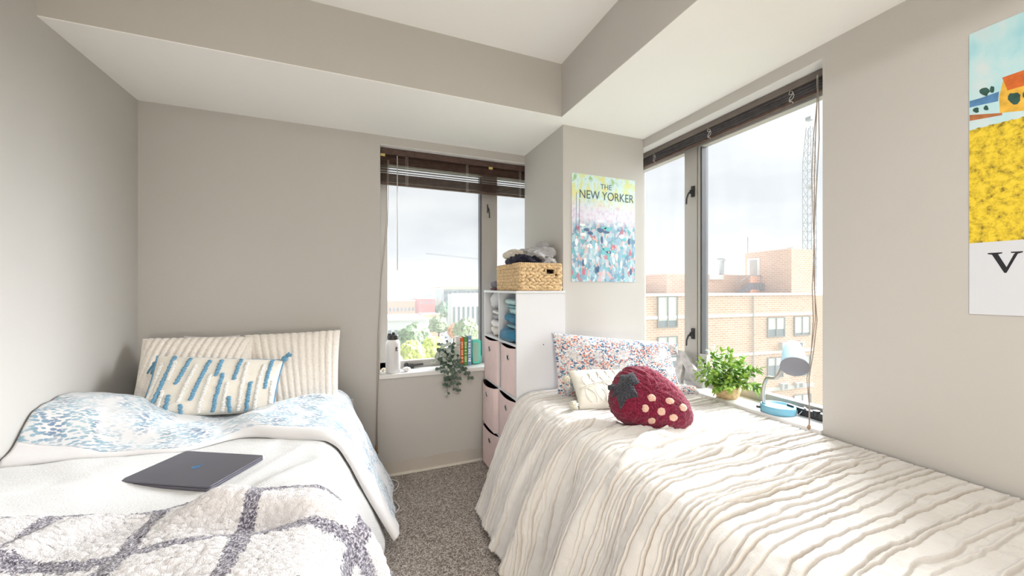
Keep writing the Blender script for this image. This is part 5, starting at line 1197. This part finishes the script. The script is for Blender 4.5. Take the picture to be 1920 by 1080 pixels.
q = on_l(1472) + nl * -.8; MB().box(q[0] - .4, q[0] + .4, q[1] - .3, q[1] + .3, CAMH + 3.2, CAMH + 3.55).build('roof_vent', M['concrete'], bb)
# a farther wing to the right of it
fw = thing('far_brick_wing', 'pale brick wing farther back at the right edge of the right window', 'building', (*cw(34, 44)[:2], GZ))
uvbox('wall', [cw(31.5, 40)[:2], cw(52, 44)[:2], cw(50, 56)[:2], cw(30, 52)[:2]], GZ, CAMH - .75, [BR1, M['roofgrey']], fw)
# lattice mast
M['mast'] = plain('grey_lattice_steel', (.24, .25, .26), .5, metal=.2)
mt_ = thing('lattice_mast', 'tall grey lattice crane mast rising behind the brick block', 'crane mast', (*cw((1518 - 960) / 700 * 90, 90)[:2], GZ)); mc = cw((1518 - 960) / 700 * 90, 90)
mb = MB(); zs = np.arange(GZ, CAMH + 40.6, 2.1); hw = lambda z: .95 if z < CAMH + 30 else .95 - .055 * (z - CAMH - 30)
ring_ = lambda z: [mc + V3(sx_ * hw(z), sy_ * hw(z), z) for sx_, sy_ in ((-1, -1), (1, -1), (1, 1), (-1, 1))]
for k in range(len(zs) - 1):
    A_, B_ = ring_(zs[k]), ring_(zs[k + 1])
    for i in range(4): mb.tube([A_[i], B_[i]], .085, 4); mb.tube([A_[i], A_[(i + 1) % 4]], .05, 4); mb.tube([A_[i], B_[(i + 1) % 4]], .045, 4)
mb.build('lattice', M['mast'], mt_); MB().box(mc[0] - .6, mc[0] + .6, mc[1] - .6, mc[1] + .6, CAMH + 40.4, CAMH + 41.2).build('top_platform', M['mast'], mt_); MB().box(mc[0] - .7, mc[0] + .1, mc[1] - .9, mc[1] + .3, CAMH + 23.6, CAMH + 24.8).build('junction_box', M['acbox'], mt_)

# ------------------------------------------------------------------ outside: town below the left window
gm = N('town_ground'); gv = gm.coord('Object'); gn = gm.noise(gv, .02, 4); gm.col(gm.ramp(gn.outputs[0], [(.35, (.16, .21, .11)), (.5, (.30, .32, .24)), (.62, (.42, .41, .38))])).set(rough=1, spec=.05)
go = MB().box(-1500, 1800, -300, 2600, GZ - 1, GZ).build('ground', gm.m); go['kind'] = 'structure'
M['asphalt'] = plain('pale_asphalt', (.46, .45, .44), .9, var=.1, scale=.1)
a = [at(812, 640, 1)[:2], at(858, 640, 1)[:2]]
st_ = MB(); g0, g1 = at(800, 700, 110), at(838, 600, 292); w0, w1 = at(850, 700, 110), at(850, 600, 292)
st_.add([(g0[0], g0[1], GZ), (w0[0] + 6, w0[1], GZ), (w1[0], w1[1], GZ), (g1[0], g1[1], GZ)] + [(g0[0], g0[1], GZ + .05), (w0[0] + 6, w0[1], GZ + .05), (w1[0], w1[1], GZ + .05), (g1[0], g1[1], GZ + .05)], [(0, 3, 2, 1), (4, 5, 6, 7), (0, 1, 5, 4), (1, 2, 6, 5), (2, 3, 7, 6), (3, 0, 4, 7)])
so_ = st_.build('street', M['asphalt']); so_['kind'] = 'structure'
def block(name, label, px0_, px1_, ytop, f, depth, mats, rows=(), cols=0, wc=None, cat='building', skew=0., extra=None):
    B_ = at(px1_, ytop, f); A_ = atp(px0_, ytop, 1, B_[1]); A_[2] = B_[2]; u = (B_ - A_); u[2] = 0; W = np.linalg.norm(u); u /= W; nb = V3(-u[1], u[0], 0); nb = nb if nb[1] > 0 else -nb; z1 = A_[2]
    t = thing(name, label, cat, (*((A_ + B_) / 2)[:2], GZ))
    uvbox('wall', [A_[:2], B_[:2], (B_ + nb * depth)[:2], (A_ + nb * depth)[:2]], GZ, z1, mats, t)
    mb = MB(); o = V3(A_[0], A_[1], 0)
    for (z0_, z1_, wf) in rows:
        for k in range(cols):
            c_ = o + u * W * (k + .5) / cols + V3(0, 0, z1 - (z0_ + z1_) / 2) - nb * .05; mb = MB()
            fr_ = mb.obox(c_, u * W / cols * wf / 2, nb * .08, V3(0, 0, (z1_ - z0_) / 2)).build('window', wc or M['opane'], t)
    mb = MB(); mb.obox(o + u * W / 2 + V3(0, 0, z1 + .25) - nb * .15, u * (W / 2 + .3), nb * .3, V3(0, 0, .35)); mb.build('cornice', M['concrete'], t)
    return t, A_, u, nb, W, z1
WHT = plain('white_facade', (.74, .74, .74), .8, var=.03, scale=.1); GRY = plain('grey_roof', (.58, .58, .58), .9, var=.05, scale=.1)
BRO = bricks('far_orange_brick', srgb(206, 150, 112), srgb(190, 128, 96), srgb(206, 180, 160), .5); BRR = bricks('red_brick', srgb(206, 92, 84), srgb(184, 74, 70), srgb(206, 120, 110), .5)
block('white_low_building', 'long white low building with grey flat roof behind the big green tree', 700, 806, 599, 170, 42, [WHT, GRY], [(4.2, 6.0, .5)], 9)
block('orange_brick_building', 'orange brick building with two rows of windows, left in the left window', 690, 778, 564, 300, 45, [BRO, GRY], [(5.2, 8.2, .55), (11.0, 14.2, .6)], 12, M['opane'], skew=-8)
block('red_brick_building', 'red brick building beyond the orange brick one', 786, 826, 560, 345, 40, [BRR, GRY], [(2, 5, .4)], 7)
block('small_brick_building', 'small tan brick building right of the white low building', 792, 824, 589, 205, 16, [BRO, GRY])
t, A_, u, nb, W, z1 = block('white_modern_building', 'white modern building with tall narrow windows behind the books', 847, 925, 552, 165, 8, [WHT, GRY], [(5.2, 14.5, .45)], 9)
t, A_, u, nb, W, z1 = block('glass_topped_building', 'grey glazed building under construction with thin orange roof slab', 832, 930, 542, 240, 30, [plain('grey_glazing', (.34, .37, .39), .25, spec=.5, var=.25, scale=.15), GRY], [(1.2, 3.6, .8), (4.6, 7.2, .8)], 12)
mb = MB(); mb.obox(V3(A_[0], A_[1], z1 + .9) + u * W / 2 + nb * 8, u * (W / 2 + 3), nb * 12, V3(0, 0, .35)); mb.build('roof_slab', plain('orange_slab', (.66, .46, .30), .8), t)
mb = MB(); q = at(845, 565, 236); mb.box(q[0] - .9, q[0] + .7, q[1] - .2, q[1] + .2, q[2] - 2.4, q[2] + 2.2); mb.build('yellow_panel', plain('yellow_sheet', (.80, .68, .14), .7), t)
# trees
def tree_mat(name, c): return plain(name, c, .9, var=.45, scale=1.1, spec=.1, bump=.6, bscale=3, bdist=.5)
TM = dict(green=tree_mat('green_crown', srgb(146, 166, 132)), yellow=tree_mat('yellow_green_crown', srgb(200, 208, 134)), olive=tree_mat('olive_crown', srgb(156, 170, 136)), dark=tree_mat('dark_green_crown', srgb(126, 150, 126)), orange=tree_mat('orange_crown', srgb(212, 162, 128)))
BARK = plain('bark', (.12, .09, .07), .9)
def crown_pts(c, rx, rz, seed, sub=4):
    bm = bmesh.new(); bmesh.ops.create_icosphere(bm, subdivisions=sub, radius=1.)
    vs = []
    for v in bm.verts:
        p = v.co.copy(); d = 1 + .28 * mnoise.noise(p * 1.7 + Vector((seed, 0, 0))) + .16 * mnoise.noise(p * 4.3 + Vector((0, seed, 0))) + .12 * mnoise.noise(p * 9 + Vector((0, 0, seed))) + .07 * mnoise.noise(p * 19 + Vector((seed, 2, 0)))
        if p.z < 0: p.z *= .75
        vs.append((c[0] + p.x * d * rx, c[1] + p.y * d * rx, c[2] + p.z * d * rz))
    fs_ = [tuple(v.index for v in f.verts) for f in bm.faces]; bm.free(); return vs, fs_
def tree(px, pytop, f, wpx, hpx, key, label, seed, group='town trees'):
    top = at(px, pytop, f); rx = wpx / 2 / FPX * f; rz = max(hpx / 2 / FPX * f, rx * .6); c = V3(top[0], top[1], top[2] - rz)
    t = thing('tree', label, 'tree', (c[0], c[1], GZ), group); mb = MB()
    vs, fs_ = crown_pts(c, rx, rz, seed); mb.add(vs, fs_)
    for k in range(4):
        a = seed + k * 1.7; vs, fs_ = crown_pts(c + V3(math.cos(a) * rx * .6, math.sin(a) * rx * .6, -rz * .2 + .25 * rz * math.sin(a * 3)), rx * .55, rz * .55, seed + k + 9, 3); mb.add(vs, fs_)
    mb.build('crown', TM[key], t); MB().tube([(c[0], c[1], GZ), (c[0] + .2, c[1], c[2] - rz * .2)], [.4, .22], 7).build('trunk', BARK, t, True)
tree(776, 607, 118, 62, 55, 'green', 'big round green tree in front of the white low building', 3)
tree(772, 640, 92, 48, 52, 'yellow', 'yellow green tree low in the left window, just right of the water bottle', 7)
tree(812, 634, 96, 50, 52, 'yellow', 'yellow green tree beside the street with parked cars', 12)
tree(822, 593, 150, 34, 34, 'olive', 'greyish green tree behind the parked cars', 17)
tree(833, 567, 222, 32, 30, 'dark', 'dark green tree in front of the red brick building', 21)
tree(874, 597, 138, 44, 50, 'olive', 'green tree in front of the white modern building', 26)
tree(850, 608, 150, 20, 28, 'orange', 'small orange autumn tree beside the street', 31)
tree(858, 594, 175, 22, 16, 'dark', 'low dark tree at the foot of the white modern building', 36)
tree(740, 668, 80, 40, 40, 'yellow', 'yellow green treetop behind the water bottle', 47)
mb = MB(); r = random.Random(8)
for k in range(150):
    f = r.uniform(430, 1500); px = r.uniform(560, 1100); q = at(px, 540, f); s_ = r.uniform(7, 15); vs, fs_ = crown_pts(V3(q[0], q[1], GZ + s_ * .5 + r.uniform(0, 4) + f * .002), s_ * r.uniform(1.2, 2.6), s_ * .75, k, 2); mb.add(vs, fs_)
tag(mb.build('treeline', TM['dark'], None), 'hazy belt of trees along the horizon', 'trees', None, 'stuff')
# parked cars
CARS = [((.62, .62, .64), 'silver'), ((.78, .78, .78), 'white'), ((.10, .12, .16), 'dark blue'), ((.34, .36, .38), 'grey')]
def car(px, py, col, label):
    f = 25.0 + CAMH; f = f * FPX / (py - 540); p = at(px, py, f); t = thing('car', label, 'car', (p[0], p[1], GZ), 'cars parked along the street'); x, y = p[0], p[1]
    pm = plain('car_paint_%d_%d' % (px, py), col, .35, spec=.5, var=.02)
    b_ = MB(); b_.prism([(-2.2, .35), (2.2, .35), (2.2, .8), (1.5, .95), (-2.1, 1.0), (-2.25, .8)], (x - .9, y, GZ), (0, 1, 0), (0, 0, 1), (1, 0, 0), 1.8); b_.build('body', pm, t, bevel=.1)
    b_ = MB(); b_.prism([(-1.7, .95), (1.0, .95), (.4, 1.45), (-1.2, 1.45)], (x - .75, y, GZ), (0, 1, 0), (0, 0, 1), (1, 0, 0), 1.5); b_.build('cabin', M['opane'], t, bevel=.08)
    for sx_ in (-.85, .85):
        for sy_ in (-1.35, 1.35): MB().lathe([(.33, -.1), (.33, .1)], (x + sx_, y + sy_, GZ + .33), 14, (1, 0, 0)).build('wheel', M['black'], t)
for i, (px, py, k, lab) in enumerate([(806, 622, 1, 'white car at the near left side of the street'), (826, 624, 3, 'grey car leading the parked row'), (832, 629, 0, 'silver car second in the parked row'), (838, 634, 2, 'dark blue car in the middle of the parked row'), (843, 638, 0, 'silver car fourth in the parked row'), (848, 643, 3, 'grey car closest to the books in the parked row'), (822, 619, 1, 'white car farthest along the street')]): car(px, py, CARS[k][0], lab)
# distant crane
cj = thing('tower_crane', 'thin grey tower crane jib far off across the sky of the left window', 'crane', (*at(905, 500, 420)[:2], GZ)); A_, B_ = at(798, 476, 420), at(912, 488, 420)
mb = MB(); n_ = 26
for k in range(n_):
    p, q = A_ + (B_ - A_) * k / n_, A_ + (B_ - A_) * (k + 1) / n_; mb.tube([p, q], .16, 4); mb.tube([p + V3(0, 0, 1.0), q + V3(0, 0, 1.0)], .13, 4); mb.tube([p, q + V3(0, 0, 1.0)], .09, 4)
mb.build('jib', M['mast'], cj); q = at(905, 487, 420); MB().tube([(q[0], q[1], GZ), (q[0], q[1], q[2] + 6)], .6, 4).build('mast', M['mast'], cj)
# autumn haze over the town
hm = bpy.data.materials.new('town_haze'); hm.use_nodes = True; ht = hm.node_tree; ht.nodes.clear(); ho = ht.nodes.new('ShaderNodeOutputMaterial'); hv = ht.nodes.new('ShaderNodeVolumeScatter'); hv.inputs['Density'].default_value = .0032; hv.inputs['Color'].default_value = (.31, .32, .33, 1); ht.links.new(hv.outputs[0], ho.inputs['Volume'])
hz_ = MB().box(-1100, 1500, 60, 2500, GZ - .5, 16).build('haze', hm); tag(hz_, 'pale autumn haze over the town', 'haze', None, 'stuff')
